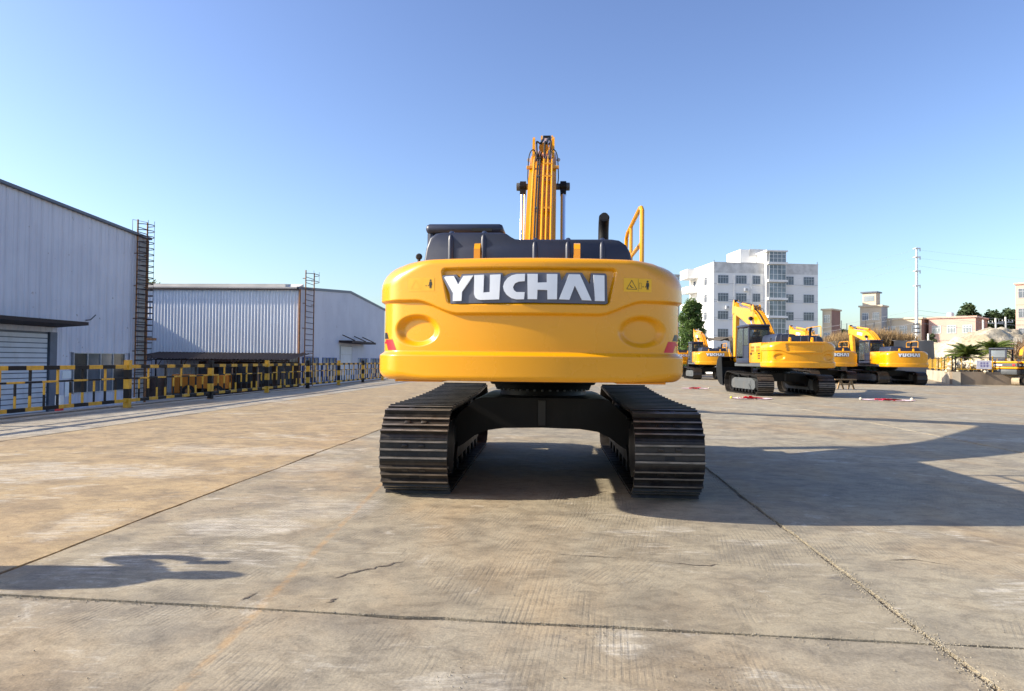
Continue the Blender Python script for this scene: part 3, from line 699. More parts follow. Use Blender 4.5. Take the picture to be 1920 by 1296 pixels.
def conform(poly, th, step=.05, base=0.0, flat=False, **kw):
    """a flat (x,z) outline bent onto the counterweight's rear face, th thick"""
    bm = bmesh.new(); vs = [bm.verts.new((x, z, 0)) for x, z in poly]; bm.faces.new(vs)
    xs = [p[0] for p in poly]; x = math.floor(min(xs) / step) * step + step
    while x < max(xs):
        bmesh.ops.bisect_plane(bm, geom=list(bm.verts) + list(bm.edges) + list(bm.faces), plane_co=(x, 0, 0), plane_no=(1, 0, 0)); x += step
    be = [e for e in bm.edges if e.is_boundary]
    if th > .006:
        r = bmesh.ops.extrude_edge_only(bm, edges=be)
        top = set()
        for v in bm.verts: v.co.z = 1
        for g_ in r['geom']:
            if isinstance(g_, bmesh.types.BMVert): g_.co.z = 0
    else:
        for v in bm.verts: v.co.z = 1
    bm.verts.index_update(); mb = MB()
    pts = []
    for v in bm.verts:
        x, z = v.co.x, v.co.y
        kk = dict(kw)
        pts.append(surf(x, z, base + th * v.co.z, **kk))
    mb.add(pts, [[v.index for v in f.verts] for f in bm.faces]); bm.free(); return mb

# lettering outlines, traced as x,z on the rear face
def crop1(p): return (820 + p[0] / 10.667, 495 + p[1] / 10.667)
def crop2(p): return (980 + p[0] / 10.105, 495 + p[1] / 10.105)
def face_xz(p): return ((p[0] - 994.5) * .004682, 2.289 - (p[1] - 483) * .004608)
LET = {
 'Y': (crop1, [(187, 262), (215, 240), (385, 236), (475, 408), (580, 236), (780, 230), (555, 560), (545, 740), (370, 745), (372, 580)]),
 'U': (crop1, [(800, 225), (995, 220), (985, 575), (1112, 568), (1115, 222), (1325, 214), (1300, 715), (930, 725), (870, 712), (825, 675), (800, 610)]),
 'C': (crop1, [(1805, 205), (1800, 350), (1680, 360), (1610, 395), (1570, 470), (1590, 530), (1640, 568), (1800, 570), (1790, 712), (1640, 715), (1540, 690), (1450, 625), (1395, 545), (1375, 460), (1400, 370), (1460, 290), (1540, 237), (1640, 210)]),
 'H': (crop2, [(135, 195), (328, 195), (328, 358), (495, 352), (495, 195), (690, 195), (685, 670), (510, 672), (505, 498), (325, 492), (320, 672), (145, 672)]),
 'A': (crop2, [(905, 195), (1105, 195), (1325, 685), (1150, 680), (1012, 405), (915, 675), (720, 670)]),
 'I': (crop2, [(1355, 198), (1560, 203), (1568, 690), (1390, 690)])}
PLATE = [crop1(p) for p in [(128, 245), (150, 213), (420, 203), (485, 285), (545, 195), (1350, 178), (1378, 258), (1450, 215), (1530, 180)]] + \
        [crop2(p) for p in [(735, 163), (770, 318), (860, 163), (1150, 158), (1295, 378), (1322, 163), (1590, 163), (1612, 200), (1630, 720), (1600, 742)]] + \
        [crop1(p) for p in [(1900, 772), (310, 792), (302, 600)]]

_ST = {}
def _loop(yc, r, zc):
    """polyline of the track: smaller rear wheel, larger front wheel, sagging top run"""
    k = (yc, round(r, 4), zc)
    if k in _ST: return _ST[k]
    rr_, rf = r - .022, r + .03; zr, zf = zc - .022, zc + .03; P = []
    N1 = 90
    for i in range(N1 + 1): q = i / N1; P.append((-yc + 2 * yc * q, zr + rr_ + (zf + rf - zr - rr_) * q - .03 * sin(pi * q)))
    for i in range(1, 60): a = pi * i / 60; P.append((yc + rf * sin(a), zf + rf * cos(a)))
    for i in range(N1 + 1): q = i / N1; P.append((yc - 2 * yc * q, zc - r))
    for i in range(1, 60): a = pi + pi * i / 60; P.append((-yc + rr_ * sin(a), zr + rr_ * cos(a)))
    L = [0.0]
    for a, b in zip(P, P[1:] + P[:1]): L.append(L[-1] + hypot(b[0] - a[0], b[1] - a[1]))
    _ST[k] = (P, L); return _ST[k]
def looplen(yc, r, zc): return _loop(yc, r, zc)[1][-1]
def stadium(t, yc, r, zc):
    """point and heading on the track loop at arc length t, starting at the top rear going forward"""
    P, L = _loop(yc, r, zc); t %= L[-1]
    import bisect
    i = min(len(P) - 1, bisect.bisect_right(L, t) - 1); a, b = P[i], P[(i + 1) % len(P)]; q = (t - L[i]) / max(1e-9, L[i + 1] - L[i])
    return a[0] + (b[0] - a[0]) * q, a[1] + (b[1] - a[1]) * q, atan2(-(b[1] - a[1]), b[0] - a[0]) % (2 * pi)
def shoe_mesh(wid, pitch):
    mb = MB(); h = pitch / 2 + .012
    prof = [(-h, -.006), (-h, .010), (-h + .02, .016)]
    for c_ in (-.335, 0.0, .335):
        yc = c_ * pitch; hh_ = .058 if c_ < 0 else .040; prof += [(yc - .015, .016), (yc - .010, hh_), (yc + .009, hh_), (yc + .015, .016)]
    prof += [(h - .03, .016), (h - .012, .012), (h - .012, 0), (-h + .02, 0)]
    n = len(prof); vs = [(x, y, z) for x in (-wid / 2, wid / 2) for y, z in prof]
    mb.add(vs, [tuple(range(n)), tuple(range(n, 2 * n))[::-1]])
    for i in range(n):
        top = prof[i][1] > .03 and prof[(i + 1) % n][1] > .03
        mb.add([vs[i], vs[(i + 1) % n], vs[n + (i + 1) % n], vs[n + i]], [(0, 1, 2, 3)], 1 if top else 0)
    for x in (-.115, .055):
        mb.box(x, x + .06, pitch * .1, pitch * .24, .012, .034, 0, .008)
    mb.box(-.05, .05, -pitch * .27, -pitch * .1, .012, .0175, 2)
    return mb.mesh('track_shoe', [M['track'], M['edge'], M['rubber']], 30)

def smooth_path(pts, n=5):
    P = [Vector(p) for p in pts]; P = [P[0]] + P + [P[-1]]; out = []
    for i in range(1, len(P) - 2):
        for k in range(n):
            q = k / n; a, b, c_, d_ = P[i - 1:i + 3]
            out.append(.5 * ((2 * b) + (c_ - a) * q + (2 * a - 5 * b + 4 * c_ - d_) * q * q + (3 * b - a - 3 * c_ + d_) * q ** 3))
    return out + [P[-2]]
def rot2(p, a): return (p[0] * cos(a) - p[1] * sin(a), p[0] * sin(a) + p[1] * cos(a))

def excavator(label, loc, yaw_t, yaw_u, pose, hi=True, logo=True, eyes=True, shoes=True, group=None, labels=True, under_dx=0.0, shoe_w=.686):
    root = tag(empty('excavator', loc, -R(yaw_t)), label, 'excavator', group)
    du = -R(yaw_u - yaw_t)
    def up(mb, name, mats, smooth=None): return mb.build(name, mats, root, (0, 0, 0), du, smooth)
    def lo(mb, name, mats, smooth=None): return mb.build(name, mats, root, (under_dx, 0, 0), 0, smooth)
    fine = hi
    # ---- undercarriage
    gx = 1.279; yc, zc, rr = 1.98, .475, .43
    per = looplen(yc, rr, zc); ns = 44; pitch = per / ns; per2 = looplen(yc, rr - .008, zc)
    sm = shoe_mesh(shoe_w, pitch) if shoes else None
    for sd in (-1, 1):
        mb = MB()
        for dx in (-.1, .1):
            n = 60; vs = []
            for k in range(n):
                y, z, a = stadium(per2 * k / n, yc, rr - .008, zc); y2, z2 = y - sin(a) * .09, z - cos(a) * .09
                for x in (-.035, .035): vs += [(sd * gx + dx + x, y, z), (sd * gx + dx + x, y2, z2)]
            fs = []
            for k in range(n):
                a, b = 4 * k, 4 * ((k + 1) % n); fs += [(a, b, b + 1, a + 1), (a + 2, a + 3, b + 3, b + 2), (a, a + 2, b + 2, b), (a + 1, b + 1, b + 3, a + 3)]
            mb.add(vs, fs)
        if not shoes:
            n = ns * 3; vs = []
            for k in range(n):
                y, z, a = stadium(per * k / n, yc, rr, zc); h = .045 if k % 3 == 0 else .016
                for x in (-shoe_w / 2, shoe_w / 2): vs += [(sd * gx + x, y, z), (sd * gx + x, y + sin(a) * h, z + cos(a) * h)]
            fs = []
            for k in range(n):
                a, b = 4 * k, 4 * ((k + 1) % n); fs += [(a, b, b + 1, a + 1), (a + 2, a + 3, b + 3, b + 2), (a, a + 2, b + 2, b), (a + 1, b + 1, b + 3, a + 3)]
            mb.add(vs, fs)
        tr = lo(mb, 'track', M['track'])
        if shoes:
            for k in range(ns):
                y, z, a = stadium(per * (k + .5) / ns, yc, rr, zc)
                if abs(a - pi) < .05: y, z, a = y, zc - rr, pi
                o = bpy.data.objects.new('track_shoe', sm); COL.objects.link(o); o.parent = tr
                o.location = (sd * gx, y, z); o.rotation_euler = (-a, 0, 0)
        fr = MB()
        fr.prism([(-1.72, .34), (-1.5, .24), (1.5, .24), (1.68, .34), (1.62, .6), (1.2, .72), (-1.2, .74), (-1.66, .62)], 'yz', sd * gx - .24, sd * gx + .24)
        fr.box(sd * gx - .262, sd * gx + .262, -1.1, 1.0, .38, .62, 0, .02)
        if fine: fr.prism([(-1.25, .24), (1.3, .24), (1.3, .40), (.9, .50), (-1.0, .50)], 'yz', sd * gx - .285, sd * gx + .285)
        tf = lo(fr, 'track_frame', M['black'] if hi == 2 else M['frame_grey'])
        for k in range(7):
            y = -1.35 + k * .45; mb = MB(); mb.lathe([(-.26, .06), (-.25, .085), (-.18, .085), (-.17, .12), (.17, .12), (.18, .085), (.25, .085), (.26, .06)], (sd * gx, y, .16), 'x', 12); mb.build('roller', M['black'], tf, smooth=30)
        for y in (-.7, .7):
            mb = MB(); mb.lathe([(-.2, .05), (-.19, .09), (.19, .09), (.2, .05)], (sd * gx, y, .80), 'x', 12); mb.build('carrier_roller', M['black'], tf, smooth=30)
        sp = MB(); pr = []
        nt_ = 21
        for k in range(nt_ * 2): a = 2 * pi * k / (nt_ * 2); r_ = .36 if k % 2 else .315; pr.append((-yc + r_ * sin(a), zc + r_ * cos(a)))
        sp.prism(pr, 'yz', sd * gx - .05, sd * gx + .05)
        sp.lathe([(-.24, .12), (-.22, .24), (-.06, .28), (.06, .28), (.22, .25), (.25, .20), (.25, .05)], (sd * gx, -yc, zc), 'x', 24)
        so_ = lo(sp, 'sprocket', M['black'], 35)
        inn = -sd
        mb = MB(); xw = sd * gx + inn * .25
        mb.lathe([(0, .30), (inn * .05, .30), (inn * .075, .27), (inn * .085, .05)], (xw, -yc, zc), 'x', 24); mc = mb.build('motor_cover', M['black'], so_, smooth=30)
        for k in range(8):
            a = 2 * pi * k / 8; mb = MB(); mb.lathe([(0, .02), (inn * .025, .02)], (xw + inn * .05, -yc + .265 * cos(a), zc + .265 * sin(a)), 'x', 6); mb.build('bolt', M['edge'], mc) if fine else None
        mb = MB(); mb.lathe([(-.12, .1), (-.11, .33), (-.05, .36), (.05, .36), (.11, .33), (.12, .1)], (sd * gx, yc, zc), 'x', 24); lo(mb, 'idler', M['black'], 35)
    cb = MB()   # arched X frame between the tracks
    arch = [(-1.06, .34), (-1.0, .36), (-.93, .40), (-.80, .50), (-.66, .565), (-.45, .595), (0, .605), (.45, .595), (.66, .565), (.80, .50), (.93, .40), (1.0, .36), (1.06, .34)]
    prof = arch + [(1.06, .70), (.80, .93), (.72, .955), (-.72, .955), (-.80, .93), (-1.06, .70)]
    cb.prism(prof, 'xz', -1.08, 1.08)
    cbo = lo(cb, 'carbody', M['black'])
    if fine:
        mb = MB(); mb.box(-.045, .045, -1.115, -1.082, .63, .93, 0, .006); mb.build('gusset_plate', M['gusset'], cbo, (0, 0, 0))
        for sd in (-1, 1):
            mb = MB(); mb.prism([(-1.28, .72), (-1.24, .745), (1.24, .745), (1.28, .72)], 'yz', sd * 1.0, sd * 1.16); mb.build('step_plate', M['black'], cbo)
    sr = MB(); sr.lathe([(.90, .64), (.955, .64), (.957, .575), (1.035, .56), (1.037, .63), (1.085, .65), (1.087, .69), (1.12, .71), (1.122, .75), (1.145, .75), (1.15, .70), (1.235, .70)], (0, 0, 0), 'z', 48)
    sro = lo(sr, 'slew_ring', M['black'], 30)
    if fine:
        for k in range(40):
            a = 2 * pi * k / 40
            mb = MB(); mb.lathe([(0, .016), (.02, .016)], (.61 * cos(a), .61 * sin(a), 1.015), 'z', 6); mb.build('bolt', M['frame_grey'], sro)
    # ---- upper structure
    dk = MB(); dk.box(-1.36, 1.36, -2.55, 1.75, 1.24, 1.40, 0, .02); dk.box(-.45, .45, -.6, 1.9, 1.38, 1.75); up(dk, 'deck', M['frame_grey'])
    if hi == 2: me = cw_mesh(420, 30, 8, 230)
    elif hi: me = cw_mesh(80, 10, 4, 70, eyes=eyes)
    else: me = cw_mesh(44, 8, 3, 46, eyes=False, wave=False, frame=False)
    kw = dict(eyes=eyes) if hi else dict(eyes=False, wave=False, frame=False)
    cw = link('counterweight', me, root, (0, 0, 0), du)
    if logo:
        ek = dict(kw); ek['frame'] = False; fl = -.036 if hi else 0.0
        stp = .05 if hi == 2 else .2
        conform([face_xz(p) for p in PLATE], .006 if not hi else .034, stp, fl + .001, **ek).build('emblem_plate', M['emblem_plate'], cw)
        for k_, (fn, pts) in LET.items():
            mb = conform([face_xz(fn(p)) for p in pts], .016, stp, fl + (.035 if hi else .008), **ek)
            lt = mb.build('letter', M['emblem'], cw)
    for x in (-.485, .43):
        mb = MB(); z0 = 2.27
        mb.prism([(-3.06, z0), (-2.86, z0), (-2.87, z0 + .15), (-2.91, z0 + .20), (-2.96, z0 + .215), (-3.01, z0 + .20), (-3.05, z0 + .15)], 'yz', x - .028, x + .028)
        lg = mb.build('lifting_lug', M['yellow'], cw)
        mb = MB(); mb.lathe([(-.031, .035), (.031, .035)], (x, -2.96, z0 + .14), 'x', 14); mb.build('lug_hole', M['rubber'], lg)
    if hi == 2:
        def quad(x0, x1, z0, z1, off, mat, name, par, sk=0.0):
            mb = conform([(x0, z0), (x1, z0), (x1 + sk, z1), (x0 + sk, z1)], .0, .04, off, **kw); return mb.build(name, mat, par)
        for x0, faint in ((-1.078, True), (.828, False)):
            x1 = x0 + .248; ink = M['decal_black']; bgm = M['decal_faint'] if faint else M['decal_yellow']
            lb = quad(x0, x1, 2.008, 2.126, .0015, bgm, 'warning_label', cw)
            if faint: lb['label'] = 'sun-bleached warning label'
            tri = [(x0 + .022, 2.028), (x0 + .118, 2.028), (x0 + .070, 2.112)]
            def ring(P_, wd):
                cxx = sum(p[0] for p in P_) / 3; czz = sum(p[1] for p in P_) / 3
                for a, b in zip(P_, P_[1:] + P_[:1]):
                    ia = (a[0] + (cxx - a[0]) * wd, a[1] + (czz - a[1]) * wd); ib = (b[0] + (cxx - b[0]) * wd, b[1] + (czz - b[1]) * wd)
                    conform([a, b, ib, ia], 0, .2, .003, **kw).build('warning_triangle', M['decal_faint'] if faint else ink, lb)
            ring(tri, .16)
            if not faint: conform([(x0 + .052, 2.062), (x0 + .060, 2.066), (x0 + .070, 2.05), (x0 + .092, 2.044), (x0 + .070, 2.042), (x0 + .060, 2.05)], 0, .2, .003, **kw).build('crush_symbol', ink, lb)
            quad(x0 + .127, x0 + .129, 2.012, 2.122, .003, ink if not faint else bgm, 'divider', lb)
            fx = x0 + .212
            circ = [(fx + .009 * cos(2 * pi * k / 10), 2.101 + .009 * sin(2 * pi * k / 10)) for k in range(10)]
            conform(circ, 0, .2, .003, **kw).build('figure_head', ink, lb)
            conform([(fx - .015, 2.058), (fx - .011, 2.09), (fx + .011, 2.09), (fx + .015, 2.058), (fx + .010, 2.058), (fx + .008, 2.03), (fx + .002, 2.03), (fx, 2.055), (fx - .002, 2.03), (fx - .008, 2.03), (fx - .010, 2.058)], 0, .2, .003, **kw).build('figure_body', ink, lb)
            for dx in (0, .022):
                conform([(x0 + .163 + dx, 2.054), (x0 + .175 + dx, 2.048), (x0 + .175 + dx, 2.060)], 0, .2, .003, **kw).build('arrow', ink, lb)
            if not faint:
                for (a, b, c_, d_) in ((x0 + .136, x0 + .158, 2.035, 2.037), (x0 + .136, x0 + .158, 2.085, 2.087), (x0 + .136, x0 + .138, 2.037, 2.085), (x0 + .156, x0 + .158, 2.037, 2.085)): quad(a, b, c_, d_, .003, ink, 'machine_outline', lb)
        for sg in (-1, 1):
            # red and black corner flashes
            conform([(sg * 1.215, 1.482), (sg * 1.32, 1.482), (sg * 1.362, 1.58), (sg * 1.262, 1.58)], 0, .02, .0015, **kw).build('corner_flash', M['red'], cw)['label'] = 'red corner flash'
            conform([(sg * 1.31, 1.586), (sg * 1.405, 1.586), (sg * 1.405, 1.645), (sg * 1.338, 1.645)], 0, .02, .0015, **kw).build('corner_flash', M['decal_black'], cw)['label'] = 'black corner flash'
            conform([(sg * 1.345, 1.545), (sg * 1.41, 1.545), (sg * 1.41, 1.562), (sg * 1.352, 1.562)], 0, .02, .0025, **kw).build('corner_flash', M['red'], cw)
            mb = MB(); mb.box(sg * 1.02 - .22, sg * 1.02 + .22, -3.0, -2.5, 1.195, 1.214, 0, .005); mb.build('mounting_pad', M['yellow'], cw)
    # side bodies
    for sd in (-1, 1):
        y1 = -.55 if sd < 0 else 1.45
        mb = MB(); mb.box(min(sd * 1.40, sd * .62), max(sd * 1.40, sd * .62), -2.14, y1, 1.40, 2.28, 0, .035)
        pn = up(mb, 'side_panel', M['yellow'], 35)
        if not hi and sd < 0: pass
        for r_ in range(2):
            for q in range(2):
                for k in range(5):
                    y = -2.0 + q * .72 + k * .095; z = 2.03 - r_ * .14
                    if sd > 0 and not hi: continue
                    mb = MB(); mb.prism([(y, z), (y + .04, z), (y + .075, z + .10), (y + .035, z + .10)], 'yz', sd * 1.399, sd * 1.404); mb.build('vent', M['black'], pn) if hi else None
        if hi:
            for k in range(3):
                mb = MB(); z = 1.58 + k * .1; mb.box(min(sd * 1.398, sd * 1.404), max(sd * 1.398, sd * 1.404), -2.05, -1.75, z, z + .05); mb.build('vent', M['black'], pn)
            mb = MB(); mb.box(min(sd * 1.39, sd * 1.406), max(sd * 1.39, sd * 1.406), -.95, -.75, 1.75, 1.86); mb.build('latch', M['black'], pn)
        mb = MB(); mb.prism([(-2.14, 1.83), (y1, 1.83), (y1, 1.838), (-2.14, 1.838)], 'yz', sd * 1.4005, sd * 1.403); mb.build('seam', M['black'], pn)
    # engine hood: stepped outline swept forward
    ho = [(-1.075, 2.28), (-1.045, 2.47), (-1.01, 2.57), (-.95, 2.612), (-.88, 2.622), (-.33, 2.622), (-.27, 2.610), (-.225, 2.578), (-.19, 2.560), (-.15, 2.556), (.73, 2.556), (.80, 2.545), (.865, 2.50), (.905, 2.43), (.935, 2.28)]
    ho = [(x + .035, z) for x, z in ho]
    mb = MB(); ys = [(-2.80, .90), (-2.79, .955), (-2.765, .985), (-2.72, 1.0), (-1.2, 1.0), (-1.15, .98)]
    n = len(ho); vs = []
    for y, s_ in ys:
        for x, z in ho: vs.append(((x) * (1 - (1 - s_) * .25), y, 2.26 + (z - 2.26) * (1 - (1 - s_) * .55)))
    fs = [(i * n + j, i * n + j + 1, (i + 1) * n + j + 1, (i + 1) * n + j) for i in range(len(ys) - 1) for j in range(n - 1)]
    fs += [tuple(range(n)), tuple((len(ys) - 1) * n + j for j in range(n))]
    mb.add(vs, fs); hd = up(mb, 'engine_hood', M['navy'], 40)
    if hi:
        for x, zt in ((-.765, 2.622), (-.45, 2.622), (.04, 2.556), (.352, 2.556), (.675, 2.556)):
            mb = MB(); mb.tube([(x, -2.79, 2.27), (x, -2.79, zt - .085), (x, -2.775, zt - .03), (x, -2.735, zt - .008), (x, -2.66, zt - .004), (x, -1.3, zt - .004)], .029, 10); mb.build('hood_rib', M['navy'], hd, smooth=40)
        mb = MB(); mb.tube([(-1.12, -2.55, 2.28), (-1.12, -2.55, 2.40)], .015, 6); mb.lathe([(-.025, .02), (0, .034), (.02, .03)], (-1.12, -2.55, 2.42), 'y', 14); up(mb, 'rear_camera', M['rubber'])
    # exhaust with a turned-back outlet
    mb = MB(); ex, ey = .735, -2.0
    mb.tube([(ex, ey, 2.4), (ex, ey, 2.73), (ex, ey - .012, 2.80), (ex, ey - .05, 2.865), (ex, ey - .11, 2.90)], .055, 16, 0, True); exo = up(mb, 'exhaust_pipe', M['black'], 40)
    mb = MB(); mb.lathe([(0, .045), (.01, .045)], (ex, ey - .125, 2.902), 'y', 14); mb.build('exhaust_mouth', M['rubber'], exo)
    # handrail on the right of the deck
    mb = MB(); hx = 1.115; pr = .023
    mb.tube([(hx, -2.2, 2.26), (hx, -2.2, 2.95), (hx - .005, -2.17, 2.985), (hx - .01, -2.10, 2.995), (hx, -.75, 2.985), (hx, -.62, 2.95), (hx, -.58, 2.88), (hx, -.55, 2.26)], pr, 8)
    mb.tube([(hx, -2.2, 2.62), (hx, -.56, 2.64)], pr * .9, 8); mb.tube([(hx, -1.15, 2.26), (hx, -1.15, 2.985)], pr * .9, 8)
    up(mb, 'handrail', M['yellow'], 40)
    # ---- cab
    cab = MB(); x0, x1, y0, y1, z0, z1 = -1.42, -.46, -.52, 1.30, 1.38, 3.02
    cab.box(x0, x1, y0, y1, z0, 1.62, 0, .03)
    cab.box(x0, x1, y0, y0 + .06, 1.62, 2.18, 0, .01); cab.box(x1 - .05, x1, y0 + .06, y1 - .1, 1.62, 1.95)
    for x in (x0 + .04, x1 - .04):
        cab.tube([(x, y0 + .04, 1.6), (x, y0 + .04, z1)], .045, 8); cab.tube([(x, y1 - .03, 1.6), (x, y1 - .08, 2.5), (x, y1 - .22, z1)], .04, 8)
    cab.tube([(x0 + .03, .28, 1.6), (x0 + .03, .28, z1)], .04, 8)
    cab.tube([(x0 + .04, y0 + .04, 2.95), (x1 - .04, y0 + .04, 2.95)], .06, 8)
    co = up(cab, 'cab', M['navy'], 40)
    mb = MB(); mb.box(x0 - .02, x1 + .02, y0 - .04, y1 - .1, z1, z1 + .125, 0, .05); cr = mb.build('cab_roof', M['navy'], co, smooth=50)
    if hi: mb = MB(); mb.box(-.84, -.58, y0 - .048, y0 - .036, z1 + .025, z1 + .06); mb.build('roof_vent', M['rubber'], cr)
    def pane(vs):
        mb = MB(); vv = [Vector(v) for v in vs]; nn = (vv[1] - vv[0]).cross(vv[2] - vv[0]).normalized() * .004
        k_ = len(vv); mb.add([v + nn for v in vv] + [v - nn for v in vv], [tuple(range(k_)), tuple(range(k_, 2 * k_))[::-1]] + [(i, (i + 1) % k_, k_ + (i + 1) % k_, k_ + i) for i in range(k_)])
        mb.build('cab_window', M['cab_glass'], co)
    pane([(x0 + .08, y0 + .03, 2.19), (x1 - .08, y0 + .03, 2.19), (x1 - .08, y0 + .03, 2.9), (x0 + .08, y0 + .03, 2.9)])
    pane([(x0 + .02, y0 + .1, 2.2), (x0 + .02, .24, 2.2), (x0 + .02, .24, 2.98), (x0 + .02, y0 + .1, 2.98)])
    pane([(x0 + .02, .33, 1.7), (x0 + .02, y1 - .08, 1.7), (x0 + .02, y1 - .12, 2.5), (x0 + .02, y1 - .25, 2.98), (x0 + .02, .33, 2.98)])
    pane([(x1 - .03, y0 + .1, 1.97), (x1 - .03, y1 - .1, 1.97), (x1 - .03, y1 - .12, 2.5), (x1 - .03, y1 - .25, 2.98), (x1 - .03, y0 + .1, 2.98)])
    pane([(x0 + .09, y1 - .03, 1.65), (x1 - .09, y1 - .03, 1.65), (x1 - .09, y1 - .08, 2.5), (x0 + .09, y1 - .08, 2.5)])
    mb = MB(); mb.box(-1.2, -.7, -.15, .35, 1.62, 2.0, 0, .05); mb.box(-1.18, -.72, -.28, -.14, 1.95, 2.62, 0, .05); mb.box(-1.1, -.8, -.26, -.16, 2.64, 2.82, 0, .04); mb.build('seat', M['rubber'], co)
    mb = MB(); mb.box(x0 + .02, x0 + .05, y0 + .1, .24, 1.62, 2.19); mb.build('cab_side_panel', M['navy'], co)
    # ---- boom, arm, bucket
    F, T_ = pose['foot'], pose['tip']; L = hypot(T_[0] - F[0], T_[1] - F[1]); ba = atan2(T_[1] - F[1], T_[0] - F[0])
    def bl(a, b): q = rot2((a * L, b * L), ba); return (F[0] + q[0], F[1] + q[1])
    top = [(-.03, .02), (.0, .045), (.10, .094), (.22, .134), (.34, .160), (.42, .168), (.50, .162), (.62, .135), (.80, .085), (1.0, .034)]
    bot = [(1.025, .012), (1.025, -.016), (1.0, -.032), (.80, -.006), (.62, .014), (.50, .026), (.42, .024), (.34, .010), (.22, -.018), (.10, -.04), (.03, -.042), (-.02, -.03)]
    hw = .225
    mb = MB(); n1 = [bl(*p) for p in top + bot]
    tp = lambda y: hw * (1 - .25 * sstep(.5, 1, y))
    n = len(n1); al = [p[0] for p in top + bot]
    vs = [(-tp(a), p[0], p[1]) for a, p in zip(al, n1)] + [(tp(a), p[0], p[1]) for a, p in zip(al, n1)]
    m_ = len(top); fs = []
    for i in range(n): fs.append((i, (i + 1) % n, n + (i + 1) % n, n + i))
    for o_ in (0, n):   # side plates as strips between the top and bottom outlines
        tt = list(range(m_)); bb = [n - 1 - k for k in range(n - m_)]
        i = j = 0
        while i < m_ - 1 or j < n - m_ - 1:
            if i < m_ - 1 and (j >= n - m_ - 1 or al[tt[i + 1]] <= al[bb[j + 1]]): fs.append((o_ + tt[i], o_ + tt[i + 1], o_ + bb[j])); i += 1
            else: fs.append((o_ + tt[i], o_ + bb[j + 1], o_ + bb[j])); j += 1
    mb.add(vs, fs); bo = up(mb, 'boom', M['yellow'], 35)
    tops = [p for p in top if -.01 <= p[0] <= .66]
    if hi:
        for x, mm, r_ in ((-.145, 'yellow', .020), (.02, 'yellow', .022), (.085, 'yellow', .018), (.155, 'yellow', .018), (-.05, 'rubber', .016), (-.085, 'rubber', .013)):
            mb = MB(); mb.tube([(x, bl(a, b + .008)[0], bl(a, b + .008)[1]) for a, b in tops[1:]], r_, 8); mb.build('boom_pipe', M[mm], bo, smooth=40)
        for a, b in ((.10, .098), (.22, .14), (.34, .167), (.405, .174)):
            for xx in ((-.155, -.13), (-.09, -.04), (.0, .17)):
                mb = MB(); y, z = bl(a, b); mb.box(xx[0], xx[1], y - .03, y + .03, z - .01, z + .022, 0, .004); mb.build('pipe_clamp', M['yellow'] if xx[0] != -.09 else M['frame_grey'], bo)
        # hoses looping from the pipes up to the arm cylinder
        for x, dx in ((-.10, -.02), (.02, .0), (.10, .03)):
            a0 = bl(.44, .176); a1 = bl(.49, .195); a2 = bl(.56, .182); a3 = bl(.64, .150)
            mb = MB(); mb.tube(smooth_path([(x, *a0), (x + dx, *a1), (x + dx, *a2), (x * .6, *a3)]), .016, 7); mb.build('hose', M['rubber'], bo, smooth=50)
        for sd in (-1, 1):
            a0 = bl(.43, .16); a1 = bl(.45, .19)
            mb = MB(); mb.tube(smooth_path([(sd * .06, *a0), (sd * .15, a1[0], a1[1] + .02), (sd * .235, a1[0], a1[1] - .06), (sd * .26, *bl(.43, .14)), (sd * .25, *bl(.43, .12))]), .010, 6); mb.build('hose', M['rubber'], bo, smooth=50)
            mb = MB(); p_ = bl(.40, .168); mb.box(sd * .20 - .07, sd * .20 + .07, p_[0] - .03, p_[0] + .03, p_[1] - .02, p_[1] + .03, 0, .005); mb.build('pipe_clamp', M['yellow'], bo)
            mb = MB(); q_ = [bl(.44, .15), bl(.53, .13), bl(.53, .175), bl(.515, .205), bl(.50, .205), bl(.465, .180)]
            mb.prism(q_, 'yz', sd * .17 - .02, sd * .17 + .02); mb.build('cylinder_bracket', M['yellow'], bo)
            mb = MB(); q_ = bl(.50, .155); mb.lathe([(0, .032), (.02, .032)], (sd * .26, q_[0] - .02, q_[1]), 'y', 12); mb.tube([(sd * .2, *q_), (sd * .26, *q_)], .012, 6); mb.build('work_lamp', M['alu'], bo)
    else:
        mb = MB()
        for x in (-.1, .05, .14): mb.tube([(x, bl(a, b + .008)[0], bl(a, b + .008)[1]) for a, b in tops[1:]], .022, 6)
        mb.build('boom_pipe', M['yellow'], bo)
    bm_ = bl(.432, .113)
    mb = MB(); mb.lathe([(-.46, .04), (-.455, .068), (-.40, .07), (-.395, .055), (.395, .055), (.40, .07), (.455, .068), (.46, .04)], (0, bm_[0], bm_[1]), 'x', 16); mb.build('cylinder_pin', M['frame_grey'], bo, smooth=35)
    for sd in (-1, 1):
        A0 = Vector((sd * .345, F[0] + pose.get('cyl', .75), F[1] - .5)); B0 = Vector((sd * .345, *bm_)); d = (B0 - A0); ln = d.length; d.normalize()
        mb = MB(); mb.tube([A0, A0 + d * min(ln * .55, 1.75)], .085, 14); cy = up(mb, 'boom_cylinder', M['yellow'], 40)
        mb = MB(); mb.tube([A0 + d * min(ln * .55, 1.75), B0 - d * .08], .045, 16); mb.build('cylinder_rod', M['chrome'], cy, smooth=40)
        mb = MB(); mb.lathe([(-.055, .06), (-.05, .095), (.05, .095), (.055, .06)], (sd * .345, B0.y, B0.z), 'x', 16); mb.obox(B0 - d * .08, (.05, 0, 0), d * .07, d.cross(Vector((1, 0, 0))) * .06); mb.build('rod_end', M['black'], cy, smooth=35)
        if logo and labels:
            q_ = [bl(.60, .070), bl(.60, .105), bl(.75, .07), bl(.75, .035)]
            mb = MB(); mb.prism(q_, 'yz', sd * (hw * .97) , sd * (hw * .97 + .004)); mb.build('boom_label', M['white'], bo)
